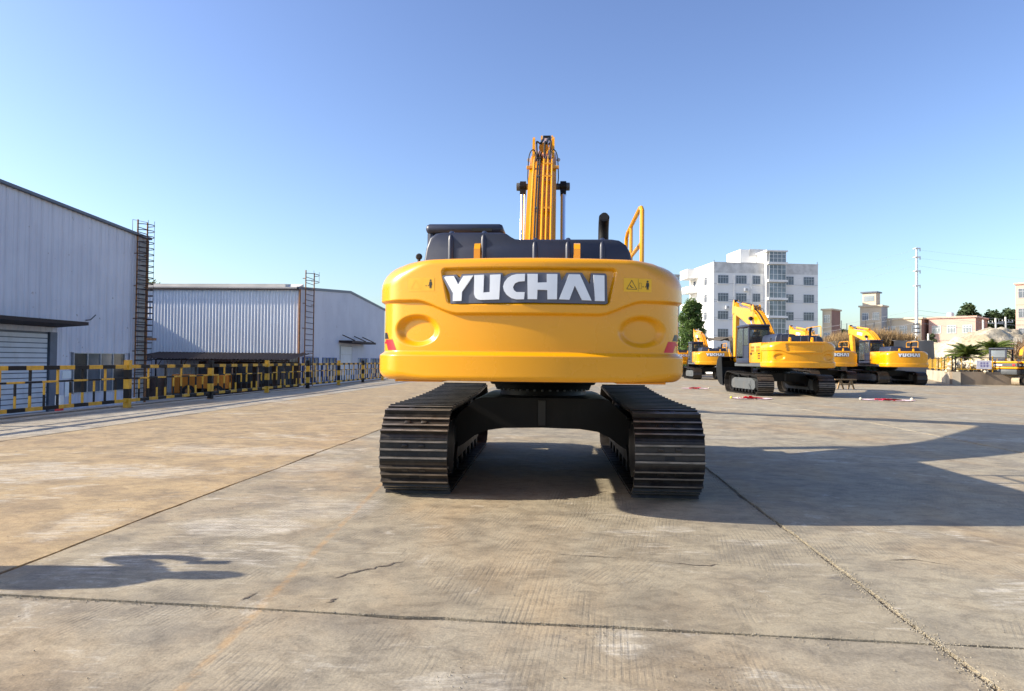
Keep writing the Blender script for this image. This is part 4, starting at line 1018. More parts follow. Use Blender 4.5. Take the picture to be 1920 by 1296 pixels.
    # arm
    E = pose['arm']; aL = hypot(E[0] - T_[0], E[1] - T_[1]); ax = Vector((E[0] - T_[0], E[1] - T_[1])) / aL; bx = Vector((-ax.y, ax.x))
    def al_(a, b): return (T_[0] + ax.x * a + bx.x * b, T_[1] + ax.y * a + bx.y * b)
    mb = MB()
    apoly = [(-.36, .18), (-.24, .30), (.1, .40), (.45, .38), (aL, .14), (aL + .1, 0), (aL, -.14), (.6, -.20), (.05, -.26), (-.2, -.18), (-.40, .06)]
    mb.prism([al_(*p) for p in apoly], 'yz', -.095, .095); ar = up(mb, 'arm', M['yellow'])
    for sd in (-1, 1):
        mb = MB(); mb.prism([al_(*p) for p in [(-.05, .38), (.25, .36), (.2, .1), (-.3, .02), (-.50, .06), (-.54, .17), (-.42, .27)]], 'yz', sd * .098, sd * .135); mb.build('arm_ear', M['yellow'], ar)
    c0 = bl(.50, .185); c1 = al_(-.44, .15)
    A0 = Vector((0, *c0)); B0 = Vector((0, *c1)); d = (B0 - A0); ln = d.length; d.normalize()
    mb = MB(); mb.tube([A0, A0 + d * ln * .62], .085, 14); acy = up(mb, 'arm_cylinder', M['yellow'], 40)
    mb = MB(); mb.tube([A0 + d * ln * .62, B0], .05, 14); mb.build('cylinder_rod', M['chrome'], acy, smooth=40)
    mb = MB(); mb.lathe([(-.09, .05), (-.085, .1), (.085, .1), (.09, .05)], (0, B0.y, B0.z), 'x', 14); mb.build('rod_end', M['black'], acy, smooth=40)
    if hi:
        for sx in (-.045, .05):
            mb = MB(); mb.tube([(sx, *bl(.50, .195)), A0 + d * ln * .3 + Vector((sx, -.05, .07)), A0 + d * ln * .8 + Vector((sx, -.03, .05))], .022, 8); mb.build('hose', M['rubber'], acy, smooth=50)
    c0 = al_(.35, .46); c1 = al_(aL - .55, .38)
    A0 = Vector((0, *c0)); B0 = Vector((0, *c1)); d = (B0 - A0); ln = d.length; d.normalize()
    mb = MB(); mb.tube([A0, A0 + d * ln * .65], .075, 12); bcy = up(mb, 'bucket_cylinder', M['yellow'], 40)
    mb = MB(); mb.tube([A0 + d * ln * .65, B0], .045, 12); mb.build('cylinder_rod', M['chrome'], bcy, smooth=40)
    for sd in (-1, 1):
        mb = MB(); mb.obox((sd * .2, (c1[0] + E[0]) / 2 + pose.get('lk', .15), (c1[1] + E[1]) / 2 + .02), (.02, 0, 0), (0, .06, 0), Vector((0, c1[0] - E[0], c1[1] - E[1])) * .55); mb.build('link_arm', M['yellow'], ar)
    # bucket shell with side plates and teeth
    bkw = pose.get('bw', .72); br_ = pose.get('brot', 0.0)
    outer = [(-.18, .16), (.32, .22), (.68, .05), (.88, -.30), (.86, -.72), (.62, -1.08), (.22, -1.30), (-.30, -1.40)]
    inner = [(-.30, -1.365), (.2, -1.255), (.58, -1.04), (.81, -.71), (.83, -.30), (.64, .01), (.30, .165), (-.18, .12)]
    def bk(p): q = rot2(p, br_); return (E[0] + q[0], E[1] + q[1])
    mb = MB(); N_ = len(outer)
    for i in range(N_ - 1):
        mb.prism([bk(outer[i]), bk(outer[i + 1]), bk(inner[N_ - 2 - i]), bk(inner[N_ - 1 - i])], 'yz', -bkw, bkw)
    for sd in (-1, 1): mb.prism([bk(p) for p in outer], 'yz', sd * bkw, sd * (bkw + .035))
    bu = up(mb, 'bucket', M['black'])
    if hi:
        for k in range(5):
            x = -bkw + .1 + k * (2 * bkw - .2) / 4
            mb = MB(); mb.prism([bk((-.25, -1.44)), bk((-.55, -1.47)), bk((-.62, -1.44)), bk((-.25, -1.34))], 'yz', x - .05, x + .05); mb.build('bucket_tooth', M['edge'], bu)
    return root

POSE_MAIN = dict(cyl=1.5, foot=(.35, 1.95), tip=(6.55, 5.98), arm=(10.55, 2.0), brot=-.25)
POSE_A = dict(foot=(.35, 1.95), tip=(6.0, 4.28), arm=(6.1, 1.55), bw=.8, brot=-.1, lk=.3)
POSE_FAR = dict(foot=(.35, 1.95), tip=(6.0, 4.05), arm=(5.5, 1.55), brot=-.3, lk=.3)
GRP = 'yellow excavators parked across the yard'
main = excavator('huge yellow excavator seen from behind, silver YUCHAI emblem on its counterweight', (.345, 9.4, .0), 3.0, 3.6, POSE_MAIN, hi=2, under_dx=.075)
exA = excavator('yellow excavator with blank counterweight and upright arm in front of the white building', (12.05, 31.9, 0), .8, 1.2, POSE_A, hi=True, logo=False, group=GRP)
far = excavator('yellow YUCHAI excavator with deck handrail beside the concrete retaining wall', (27.0, 50.4, 0), 3.0, 4.0, POSE_FAR, hi=False, shoes=False, group=GRP)
for (x, y, yaw, lab) in ((22.85, 51.8, 2, 'yellow YUCHAI excavator wedged between the blank-backed excavator and its right neighbour'),
                         (16.6, 59.3, 4, 'yellow YUCHAI excavator half hidden behind the hanging black bucket'),
                         (24.2, 63.0, 48, 'yellow excavator turned sideways, only its boom above the dark hood of another'),
                         (16.2, 69.5, -3, 'far yellow excavator beside the leafy tree, mostly behind the big counterweight')):
    c = copy_tree(far); c.location = (x, y, 0); c.rotation_euler.z = -R(yaw); c['label'] = lab

# compact diggers at the right edge
def compact(label, loc, yaw, grp):
    r_ = tag(empty('compact_excavator', loc, -R(yaw)), label, 'excavator', grp)
    for sd in (-1, 1):
        n = 40; vs = []; mb = MB()
        for k in range(n):
            y, z, a = stadium(looplen(.85, .30, .33) * k / n, .85, .30, .33)
            for x in (-.24, .24): vs += [(sd * .78 + x, y, z), (sd * .78 + x, y + sin(a) * .03, z + cos(a) * .03)]
        fs = []
        for k in range(n):
            a, b = 4 * k, 4 * ((k + 1) % n); fs += [(a, b, b + 1, a + 1), (a + 2, a + 3, b + 3, b + 2), (a, a + 2, b + 2, b), (a + 1, b + 1, b + 3, a + 3)]
        mb.add(vs, fs); mb.build('track', M['track_dusty'], r_)
        mb = MB(); mb.box(sd * .78 - .18, sd * .78 + .18, -.75, .75, .2, .45); mb.lathe([(-.12, .24), (.12, .24)], (sd * .78, -.85, .33), 'x', 16); mb.lathe([(-.12, .24), (.12, .24)], (sd * .78, .85, .33), 'x', 16); mb.build('track_frame', M['black'], r_)
    mb = MB(); mb.box(-.5, .5, -.5, .5, .4, .75); mb.build('carbody', M['black'], r_)
    mb = MB(); mb.box(-1.0, 1.0, -1.45, .9, .75, 1.15, 0, .1); b_ = mb.build('lower_body', M['frame_grey'], r_, smooth=40)
    for z in (1.16, 1.56):
        mb = MB(); mb.box(-1.02, 1.02, -1.48, .5, z, z + .16, 0, .05); mb.build('yellow_band', M['yellow'], r_, smooth=40)
    mb = MB(); mb.box(-1.0, 1.0, -1.46, .5, 1.325, 1.555, 0, .03); gb = mb.build('grey_band', M['frame_grey'], r_)
    mb = MB(); mb.box(-.5, .1, -1.475, -1.462, 1.40, 1.48); mb.build('name_strip', M['white'], gb)
    for sd in (-1, 1):
        mb = MB(); mb.box(min(sd * 1.002, sd * 1.012), max(sd * 1.002, sd * 1.012), -1.1, -.2, 1.40, 1.48); mb.build('name_strip', M['white'], gb)
    cb = MB()
    for x in (-.95, .05):
        for y in (-.55, .85): cb.box(x - .05, x + .05, y - .05, y + .05, 1.3, 2.55)
    cb.box(-1.02, .12, -.65, .95, 2.55, 2.68, 0, .04); cb.box(-1.0, .1, -.6, -.52, 1.72, 1.9); c_ = cb.build('cab', M['navy'], r_)
    mb = MB(); mb.box(-.9, 0, -.56, -.55, 1.9, 2.5); mb.build('cab_window', M['win_glass_pale'], c_)
    mb = MB(); mb.box(-.955, -.945, -.45, .75, 1.75, 2.5); mb.build('cab_window', M['win_glass_pale'], c_)
    mb = MB(); mb.prism([(.9, .9), (1.1, 1.1), (1.9, 2.6), (3.2, 3.0), (3.3, 2.85), (2.1, 2.35), (1.3, .95)], 'yz', .2, .42); mb.build('boom', M['yellow'], r_)
    mb = MB(); mb.prism([(3.0, 3.1), (3.35, 3.05), (3.5, 1.0), (3.35, 1.0)], 'yz', .22, .40); mb.build('arm', M['yellow'], r_)
    mb = MB(); mb.prism([(3.2, 1.05), (3.7, .95), (3.8, .5), (3.4, .15), (3.0, .1)], 'yz', 0, .62); mb.build('bucket', M['black'], r_)
    mb = MB(); mb.prism([(1.3, .08), (1.42, .06), (1.36, .3), (1.42, .55), (1.33, .55), (1.27, .3)], 'yz', -.95, .95); mb.box(-.6, -.4, .4, 1.3, .3, .42); mb.box(.4, .6, .4, 1.3, .3, .42); mb.build('dozer_blade', M['beige_paint'], r_)
    for sd in (-1, 1): mb = MB(); mb.box(sd * .8 - .08, sd * .8 + .08, -1.49, -1.465, 1.40, 1.50); mb.build('tail_lamp', M['red'], gb)
    return r_
g1 = compact('grey compact excavator with two yellow bands and dusty tracks by the retaining wall', (36.1, 50.9, 0), 52, 'compact excavators at the right edge')
g2 = copy_tree(g1); g2.location = (37.6, 48.9, 0); g2.rotation_euler.z = R(200); g2['label'] = 'compact excavator with beige dozer blade cut off by the right frame edge'

# ------------------------------------------------------------------ trestle, ribbons on the ground
tr = tag(empty('trestle', (18.5, 38.8, 0), R(10)), 'small timber trestle standing beside the parked excavator tracks', 'trestle')
mb = MB(); mb.box(-.65, .65, -.1, .1, .50, .56, 0, .005); mb.build('plank', M['wood'], tr)
for x in (-.3, .35):
    for sd in (-1, 1): mb = MB(); mb.obox((x + sd * .1, 0, .25), (.035, 0, 0), (0, .04, 0), (-sd * .08, 0, .25)); mb.build('leg', M['wood'], tr)
mb = MB(); mb.box(-.35, .45, -.02, .02, .22, .28); mb.build('brace', M['wood'], tr)
def ribbon(loc, rz, ln, ends, label):
    r_ = tag(empty('ribbon', loc, rz), label, 'ribbon', 'red and white ribbons laid on the concrete')
    mb = MB(); rr_ = random.Random(int(loc[0] * 100))
    n = 40; vs = []
    for k in range(n + 1):
        a = 2 * pi * k / n; w_ = .24 + .08 * sin(a * 5 + 1); r0 = 1.0
        cx, cy = ln * .42 * cos(a), .55 * sin(a); z = .012 + .01 * abs(sin(a * 9))
        vs += [(cx * (1 - w_), cy * (1 - w_), z), (cx * (1 + w_), cy * (1 + w_), z + .006)]
    mb.add(vs, [(2 * k, 2 * k + 1, 2 * k + 3, 2 * k + 2) for k in range(n)]); mb.build('tape', M['ribbon'], r_)
    mb = MB()
    for k in range(26):
        a = rr_.uniform(0, 2 * pi); d = rr_.uniform(0, 1); c_ = Vector((cos(a) * d * ln * .22, sin(a) * d * .26, .022 + .02 * (1 - d)))
        u = Vector((rr_.uniform(-1, 1), rr_.uniform(-1, 1), .1)).normalized() * .12; v_ = Vector((-u.y, u.x, .03))
        mb.add([c_ - u - v_ * .6, c_ + u - v_ * .6 + Vector((0, 0, .03)), c_ + u + v_ * .6, c_ - u + v_ * .6 + Vector((0, 0, .03))], [(0, 1, 2, 3)])
    mb.build('silk_bow', M['silk'], r_)
    for x, m_, q in ends:
        q *= .55
        mb = MB(); mb.lathe([(0, .05 * q), (.05 * q, .09 * q), (.12 * q, .085 * q), (.17 * q, .03 * q)], (x, .08, 0), 'z', 12); mb.build('weight', M[m_], r_, smooth=40)
ribbon((9.73, 37.1, 0), 0, 1.35, ((.75, 'ball', .8),), 'pale ribbon ring on the ground nearest the big counterweight')
ribbon((9.35, 27.3, 0), R(-3), 1.5, ((-.75, 'lime', 1), (-.5, 'ball', .7), (-.3, 'ball', .7)), 'red and white ribbon with a lime weight before the upright-arm excavator')
ribbon((14.55, 27.1, 0), R(-8), 1.9, ((-.95, 'ball', 1.1), (.0, 'ball', .8), (.92, 'ball', 1.3)), 'longest red and white ribbon with cream weights at both ends')

# ------------------------------------------------------------------ retaining wall, fence, sign, earth banks
rw = tag(empty('retaining_wall'), 'low concrete retaining wall with a sunlit face and a shaded face', 'wall')
K = Vector((31.75, 50.4, 0)); W_l = Vector((41.5, 70, 0)); W_r = Vector((60, 47.0, 0))
mb = MB(); d = (W_l - K).normalized(); nn = Vector((-d.y, d.x, 0)) * .2
mb.add([K, W_l, W_l + Vector((d.y, -d.x, 0)) * .5, K + Vector((d.y, -d.x, 0)) * .5] + [p + Vector((0, 0, .9)) for p in (K, W_l, W_l + Vector((d.y, -d.x, 0)) * .5, K + Vector((d.y, -d.x, 0)) * .5)], [(0, 1, 2, 3), (4, 5, 6, 7), (0, 1, 5, 4), (1, 2, 6, 5), (2, 3, 7, 6), (3, 0, 4, 7)])
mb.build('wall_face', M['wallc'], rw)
d2 = (W_r - K).normalized(); n2 = Vector((-d2.y, d2.x, 0)) * .45
mb = MB(); a, b = K + d2 * .02 - n2 * .01, W_r
mb.add([a, b, b + n2, a + n2] + [p + Vector((0, 0, .92)) for p in (a, b, b + n2, a + n2)], [(0, 1, 2, 3), (4, 5, 6, 7), (0, 1, 5, 4), (1, 2, 6, 5), (2, 3, 7, 6), (3, 0, 4, 7)])
mb.build('wall_face', M['wall_shade'], rw)
sf = tag(empty('site_fence'), 'thin yellow and black pipe fence on top of the retaining wall', 'fence')
for (A_, dd_, ln_) in ((K, d, 20), (K, d2, 14)):
    for z in (1.1, 1.95):
        mb = MB(); mb.tube([A_ + dd_ * .2 + Vector((.1, .15, z)), A_ + dd_ * ln_ + Vector((.1, .15, z))], .03, 5); mb.build('rail', M['yellow_old'] if z < 1.5 else M['rust_dark'], sf)
    s = 0
    while s < ln_:
        p = A_ + dd_ * (s + .2) + Vector((.1, .15, 0)); mb = MB(); mb.box(p.x - .03, p.x + .03, p.y - .03, p.y + .03, .9, 2.05); mb.build('post', M['yellow_old'] if int(s * 2) % 2 else M['black_old'], sf); s += 2.5
    s = .6
    while s < ln_:
        p = A_ + dd_ * s + Vector((.1, .15, 0)); mb = MB(); mb.tube([(p.x, p.y, 1.1), (p.x, p.y, 1.95)], .018, 4); mb.build('bar', M['yellow_old'], sf); s += .6
sg = tag(empty('warning_sign', (33.8, 50.05, 1.13), R(-7)), 'white sign with two rows of blue characters hung on the wall fence', 'sign')
mb = MB(); mb.box(-.5, .5, -.012, .012, 0, .62); mb.build('board', M['signwhite'], sg)
rk = random.Random(5)
for r_ in range(2):
    for c_ in range(3):
        mb = MB(); x = -.27 + c_ * .2; z = .34 - r_ * .18
        for q in range(3): mb.box(x, x + .15, -.016, -.0125, z + .012 + q * .05, z + .032 + q * .05)
        mb.box(x + .062, x + .085, -.0155, -.0128, z, z + .14); mb.build('character', M['signblue'], sg)
rb = MB()
for k in range(420):
    q = rk.random(); along = rk.uniform(.5, 19) if q < .55 else rk.uniform(.3, 9)
    p = (K + d * along + Vector((d.y, -d.x, 0)) * rk.uniform(.5, 2.2)) if q < .55 else (K + d2 * along + n2.normalized() * rk.uniform(.6, 2.0))
    r_ = rk.uniform(.08, .3); z = .9 + rk.uniform(0, .75)
    pts = [Vector((rk.gauss(0, 1), rk.gauss(0, 1), rk.gauss(0, 1))).normalized() * r_ * rk.uniform(.6, 1) for _ in range(6)]
    rb.add([p + Vector((0, 0, z)) + q_ for q_ in (Vector((r_, 0, 0)), Vector((-r_, 0, 0)), Vector((0, r_, 0)), Vector((0, -r_, 0)), Vector((0, 0, r_ * rk.uniform(.6, 1.3))), Vector((0, 0, -r_)))], [(0, 2, 4), (2, 1, 4), (1, 3, 4), (3, 0, 4), (2, 0, 5), (1, 2, 5), (3, 1, 5), (0, 3, 5)])
tag(rb.build('rubble', M['rubble']), 'cream rubble heaped behind the pipe fence', 'rubble', kind='stuff')
def sheet(name, mat, fn, nu, nv, rough, seed, kind='structure'):
    vs = []
    for i in range(nu + 1):
        for j in range(nv + 1):
            p = Vector(fn(i / nu, j / nv)); n_ = (mnoise.fractal(p * .35 + Vector((seed, 0, 0)), 1.0, 2.0, 4) + .35 * mnoise.fractal(p * 1.4 + Vector((seed, 3, 0)), .8, 2.0, 4)) * rough
            vs.append(p + Vector((n_ * .7, n_ * .5, n_)))
    mb = MB(); mb.add(vs, [(i * (nv + 1) + j, (i + 1) * (nv + 1) + j, (i + 1) * (nv + 1) + j + 1, i * (nv + 1) + j + 1) for i in range(nu) for j in range(nv)])
    return tag(mb.build(name, mat, smooth=70), kind=kind)
# shaded bank: foot line slants so that it faces away from the sun
def bank(u, v):
    x = 24 + 20.0 * u; y = 76 + 4 * u; h = 4.2 + .3 * sin(u * 9)
    if v < .35: q = v / .35; return (x, y + 1.2 * q, -.1 + h * q)
    q = (v - .35) / .65; return (x + q * 1.0, y + 1.2 + 18 * q, h - .1 + .25 * q)
sheet('earth_bank', M['earth'], bank, 60, 16, .45, 3)
def cutf(u, v):
    x = 43.0 + 5.2 * u; y = 78.2 + 1.2 * u
    if v < .5: q = v / .5; return (x, y + .5 * q, -.1 + 4.2 * q)
    q = (v - .5) / .5; return (x + .3 * q, y + .5 + 9 * q, 4.1 + .5 * q * sin(pi * u))
sheet('earth_cut', M['cut'], cutf, 14, 14, .22, 9)
def mound(u, v):
    x = 44.5 + 22 * u; y = 92 - 30 * u
    h = 2.7 + 2.5 * math.exp(-((u - .36) / .13) ** 2) + .35 * sin(u * 9)
    if v < .45: q = v / .45; return (x + 3.2 * q, y + 2.6 * q, -.1 + h * (q ** .85))
    q = (v - .45) / .55; return (x + 3.2 + 16 * q, y + 2.6 + 12 * q, h - .1 + (2.0 * math.exp(-((u - .36) / .13) ** 2)) * sin(pi * min(1, q * 1.2)) * .5)
sheet('dirt_mound', M['soil'], mound, 150, 60, .85, 21)
# dry reeds and scrub on the bank
rd = MB(); rr_ = random.Random(9)
def blades(mb, cx, cy, cz, n, h, spread, lean, wd):
    for _ in range(n):
        x, y = cx + rr_.gauss(0, spread), cy + rr_.gauss(0, spread); hh = h * rr_.uniform(.55, 1.15); a = rr_.uniform(0, 2 * pi)
        l = Vector((cos(a), sin(a), 0)) * lean * hh * rr_.random(); w_ = Vector((-sin(a + 1), cos(a + 1), 0)) * wd
        p = Vector((x, y, cz)); q = p + l * .4 + Vector((0, 0, hh * .6)); t_ = p + l + Vector((0, 0, hh))
        mb.add([p - w_ * .6, p + w_ * .6, q + w_, q - w_, t_], [(0, 1, 2, 3), (3, 2, 4)])
for k in range(2600):
    u = rr_.random(); x = 37.5 + 10.0 * u; y = 79.4 + rr_.uniform(0, 5) + 1.6 * u
    blades(rd, x, y, 3.8 + rr_.uniform(-.5, .5), 4, rr_.uniform(.8, 1.7) * (.55 + .5 * sin(pi * u)), .35, .5, .022)
tag(rd.build('dry_reeds', M['reed']), 'dry brown reeds on the shaded earth bank', 'reeds', kind='stuff')
sc = MB()
for k in range(900):
    u = rr_.random(); x = 25 + 17 * u; y = 75.5 + 4 * u + rr_.uniform(-.6, .8); blades(sc, x, y, rr_.uniform(.2, 2.6), 4, rr_.uniform(.5, 1.2), .3, .8, .06)
tag(sc.build('bank_scrub', M['leaf_dark']), 'dark scrub covering the shaded bank behind the diggers', 'scrub', kind='stuff')
s2 = MB()
for k in range(1600):
    q = rr_.random(); x = 55.0 + 9 * q + rr_.gauss(0, .8); y = 74 - 6 * q + rr_.gauss(0, 1.5); blades(s2, x, y, .6 + 2.6 * rr_.random() + q * 2.2, 5, rr_.uniform(.6, 1.8), .35, 1.0, .05)
tag(s2.build('brown_scrub', M['scrub']), 'brown dead scrub on the slope at the right edge', 'scrub', kind='stuff')

# palms
def palm(x, y, z, h, n, ln, label, seed):
    r0 = random.Random(seed); r_ = tag(empty('palm', (x, y, z)), label, 'palm', 'young palms behind the wall fence')
    mb = MB(); mb.tube([(0, 0, 0), (.03, 0, h * .5), (0, .02, h)], [.24, .20, .16], 9); mb.build('trunk', M['bark'], r_)
    for k in range(n):
        a = 2 * pi * k / n * 2.4 + r0.uniform(-.2, .2); el = r0.uniform(.1, 1.35); L_ = ln * r0.uniform(.8, 1.1)
        mb = MB(); P_ = []
        for i in range(7):
            q = i / 6; P_.append(Vector((cos(a) * L_ * q * cos(el * (1 - q * .4)), sin(a) * L_ * q * cos(el * (1 - q * .4)), h + L_ * (sin(el) * q - .42 * q * q))))
        mb.tube(P_, [.02, .018, .015, .012, .01, .007, .004], 4)
        for i in range(1, 30):
            q = i / 30; f = q * 6; i0 = min(5, int(f)); p = P_[i0].lerp(P_[i0 + 1], f - i0); t_ = (P_[i0 + 1] - P_[i0]).normalized()
            s_ = t_.cross(Vector((0, 0, 1))).normalized(); ll = L_ * .27 * sin(pi * (.12 + q * .8))
            for sd in (-1, 1):
                tip = p + s_ * sd * ll * .8 + t_ * ll * .6 - Vector((0, 0, ll * .3)); mb.add([p - t_ * .03, p + t_ * .04, tip], [(0, 1, 2)])
        mb.build('frond', M['palm'], r_)
palm(35.2, 54.2, .9, 1.25, 52, 1.7, 'young green palm left of the other behind the wall fence', 1)
palm(38.6, 56.0, .9, 1.6, 52, 1.7, 'taller yellowish palm right of the other behind the wall fence', 2)

# ------------------------------------------------------------------ trees
def tree(name, loc, h, rad, label, mat, seed, n=2600, leaf=.32, trunk_h=.3, squash=1.0, group=None, lobes=9, trunk_r=.022):
    r0 = random.Random(seed); r_ = tag(empty(name, loc), label, 'tree', group)
    mb = MB(); mb.tube([(0, 0, 0), (.02 * h, 0, h * .3), (0, .02 * h, h * .62), (0, 0, h * .86)], [h * trunk_r, h * trunk_r * .8, h * trunk_r * .5, h * .006], 8)
    cl = []
    for k in range(lobes):
        a = 2.4 * k + r0.uniform(-.4, .4); q = (k + .5) / lobes; zz = h * (trunk_h + (1 - trunk_h) * q * .88); rr2 = rad * (1.0 - .75 * abs(q - .38) ** 1.2) * r0.uniform(.35, .62)
        c_ = Vector((cos(a) * rr2, sin(a) * rr2, zz)); cl.append((c_, rad * r0.uniform(.44, .66) * (1.08 - .5 * q)))
        mb.tube([(0, 0, zz * .62), (c_.x * .5, c_.y * .5, zz * .82), tuple(c_)], [h * .010, h * .007, h * .003], 5)
    cl.append((Vector((0, 0, h * .9)), rad * .36))
    mb.build('trunk', M['bark'], r_)
    mb = MB()
    for _ in range(n):
        c_, rr2 = r0.choice(cl); v_ = Vector((r0.gauss(0, 1), r0.gauss(0, 1), r0.gauss(0, 1) * .85)); v_.normalize(); v_ *= rr2 * (r0.random() ** .4) * r0.uniform(.8, 1.12); p = c_ + v_
        a = Vector((r0.gauss(0, 1), r0.gauss(0, 1), r0.gauss(0, .6))).normalized() * leaf * r0.uniform(.5, 1.2); b = a.cross(Vector((r0.gauss(0, 1), r0.gauss(0, 1), r0.gauss(0, 1)))).normalized() * leaf * .45
        mb.add([p - a, p + b, p + a, p - b], [(0, 1, 2, 3)])
    mb.build('crown', mat, r_); return r_
tree('tree', (31.2, 122, -2), 15.0, 3.3, 'tall bright green tree beside the white building balconies', M['leaf'], 4, 9000, .30, .10, lobes=22)
tree('tree', (97.8, 150, -2), 17.2, 4.0, 'rounded dark tree rising left over the pink building roof', M['leaf_dark'], 5, 5200, .42, .2, group='dark trees behind the pink buildings', lobes=16)
for (x, y, h, rd_, lab, sd) in ((103.0, 150, 15.6, 4.3, 'dark tree in the middle of the clump behind the utility poles', 6), (106.5, 150, 15.9, 4.0, 'dark tree beside the tall pink block, second from right in the clump', 7),
                               (111.0, 150, 14.8, 4.2, 'dark tree half behind the tall pink block', 8)):
    tree('tree', (x, y, -2), h, rd_, lab, M['leaf_dark'], sd, 5000, .42, .15, group='dark trees behind the pink buildings', lobes=16)
for (x, y, h, rd_, lab, sd, m_) in ((98.0, 165, 15.2, 2.4, 'small tree showing just above the roof gap right of the tall steel pole', 9, 'leaf_sage'), (91.0, 165, 13.6, 1.7, 'tiny tree top showing over the cream low building', 10, 'leaf_sage'),
                                   (76.2, 127, 9.5, 1.7, 'thin tree standing against the pink building corner', 12, 'leaf_sage')):
    tree('tree', (x, y, -2), h, rd_, lab, M[m_], sd, 1800, .3, .3, lobes=13)
tree('tree', (71.8, 152, -2), 11.2, 3.0, 'bushy tree beside the beige end house', M['leaf_dark'], 13, 2600, .4, .2, lobes=13)
tree('tree', (77.5, 158, -2), 11.8, 3.6, 'bushy tree in the gap left of the cream tower house', M['leaf_dark'], 14, 3000, .4, .2, lobes=13)
tree('tree', (-56.5, 108, -2), 15.6, 3.4, 'sparse tree top seen through the ladder cage over the warehouse roof', M['leaf_sage'], 15, 700, .28, .45, trunk_r=.012)
tree('tree', (-50.3, 108, -2), 14.8, 1.7, 'small sparse tree top above the ribbed warehouse roof', M['leaf_sage'], 16, 420, .26, .55, trunk_r=.012)

# ------------------------------------------------------------------ white office building
ob = tag(empty('office_building', (37.75, 131, -2), atan2(2, 20.4)), 'white five storey office block with glazed stair tower and corner balconies', 'building')
BW, BD, BT = 20.55, 13.0, 22.2          # local: x along the front, y to the back, z from its ground
mb = MB(); mb.box(0, BW, 0, BD, 0, BT, 0); wl = mb.build('wall', M['facade'], ob)
mb = MB(); mb.box(-.06, BW + .06, -.06, BD + .06, BT, BT + .12); mb.build('parapet_cap', M['stain'], ob)
mb = MB(); mb.box(-.004, 9.9, -.012, -.001, BT - 1.9, BT - .02); mb.box(13.8, BW, -.012, -.001, BT - 1.9, BT - .02); mb.build('stained_band', M['stain'], ob)
for k in range(5):
    z0 = 3.0 + k * 3.37
    for z in (z0 - 1.25, z0 + 1.75):
        mb = MB(); mb.box(0, 9.9, -.02, -.001, z, z + .06); mb.box(13.8, BW, -.02, -.001, z, z + .06); mb.build('string_course', M['facade_line'], ob)
def window_mesh(wd, ht, nx, tr_):
    f = MB(); t_ = .07
    f.box(0, wd, -.03, .05, 0, t_); f.box(0, wd, -.03, .05, ht - t_, ht); f.box(0, t_, -.03, .05, t_, ht - t_); f.box(wd - t_, wd, -.03, .05, t_, ht - t_)
    for k in range(1, nx): x = wd * k / nx; f.box(x - .03, x + .03, -.025, .04, t_, ht - t_)
    f.box(t_, wd - t_, -.022, .035, ht * tr_ - .03, ht * tr_ + .03)
    fm = f.mesh('window', M['alu'])
    p = MB(); p.box(t_, wd - t_, .0, .02, t_, ht - t_); pmh = p.mesh('pane', M['win_glass']); return fm, pmh
sm_ = MB(); sm_.box(-.08, 2.2, -.12, -.031, -.10, -.002); SILL = sm_.mesh('sill', M['facade'])
wm, wp = window_mesh(2.1, 1.62, 4, .72); wm2, wp2 = window_mesh(1.5, 1.62, 3, .72)
def put_win(parent, m_, p_, loc, rz=0, gl=None):
    o = link('window', m_, parent, loc, rz); link('pane', p_, o); link('sill', SILL, o); return o
rec = MB()
for k in range(5):
    z0 = 3.02 + k * 3.37 + .15
    if k == 4: z0 = 18.27 - .02
    z0 = 18.25 - (4 - k) * 3.37
    for x, mm, pp in ((.75, wm, wp), (4.3, wm, wp), (7.6, wm2, wp2), (13.6, wm, wp), (17.65, wm, wp)):
        put_win(ob, mm, pp, (x, -.05, z0))
    for y in (3.2, ):
        put_win(ob, wm2, wp2, (-.05, y + 1.5, z0), -pi / 2)
for x in (3.95, 7.25):
    mb = MB(); mb.tube([(x, -.12, 2), (x, -.12, BT - 2.2)], .1, 8); mb.build('drain_pipe', M['white'], ob)
def ac(x, z, y=-.45):
    mb = MB(); mb.box(x, x + .85, y, y + .36, z, z + .62, 0, .02); a_ = mb.build('air_conditioner', M['white'], ob)
    mb = MB(); mb.lathe([(0, .24), (.02, .24)], (x + .42, y - .021, z + .31), 'y', 14); mb.build('fan_grille', M['greyb'], a_)
ac(5.85, 16.9); ac(2.2, 13.5); ac(13.5, 6.9); ac(6.3, 10.2); ac(.95, 2.6)
# balconies on the lit end
for k in range(5):
    z0 = 3.1 + k * 3.55
    z0 = 18.3 - (4 - k) * 3.37 - 1.0
    mb = MB(); mb.box(-2.0, -.002, BD - 4.6, BD - .4, z0, z0 + .18); b_ = mb.build('balcony', M['facade'], ob)
    mb = MB(); mb.box(-2.0, -1.9, BD - 4.6, BD - .4, z0 + .181, z0 + 1.25); mb.box(-1.899, -.003, BD - 4.6, BD - 4.5, z0 + .181, z0 + 1.25 if k < 4 else z0 + 1.25); mb.build('balcony_wall', M['facade'], b_)
    mb = MB(); mb.box(-.03, -.004, BD - 3.6, BD - 2.4, z0 + .2, z0 + 2.4); mb.build('door', M['win_glass'], b_)
mb = MB(); mb.box(-2.1, -.002, BD - 4.7, BD - .3, 20.2, BT - .2); mb.build('balcony_roof', M['facade'], ob)
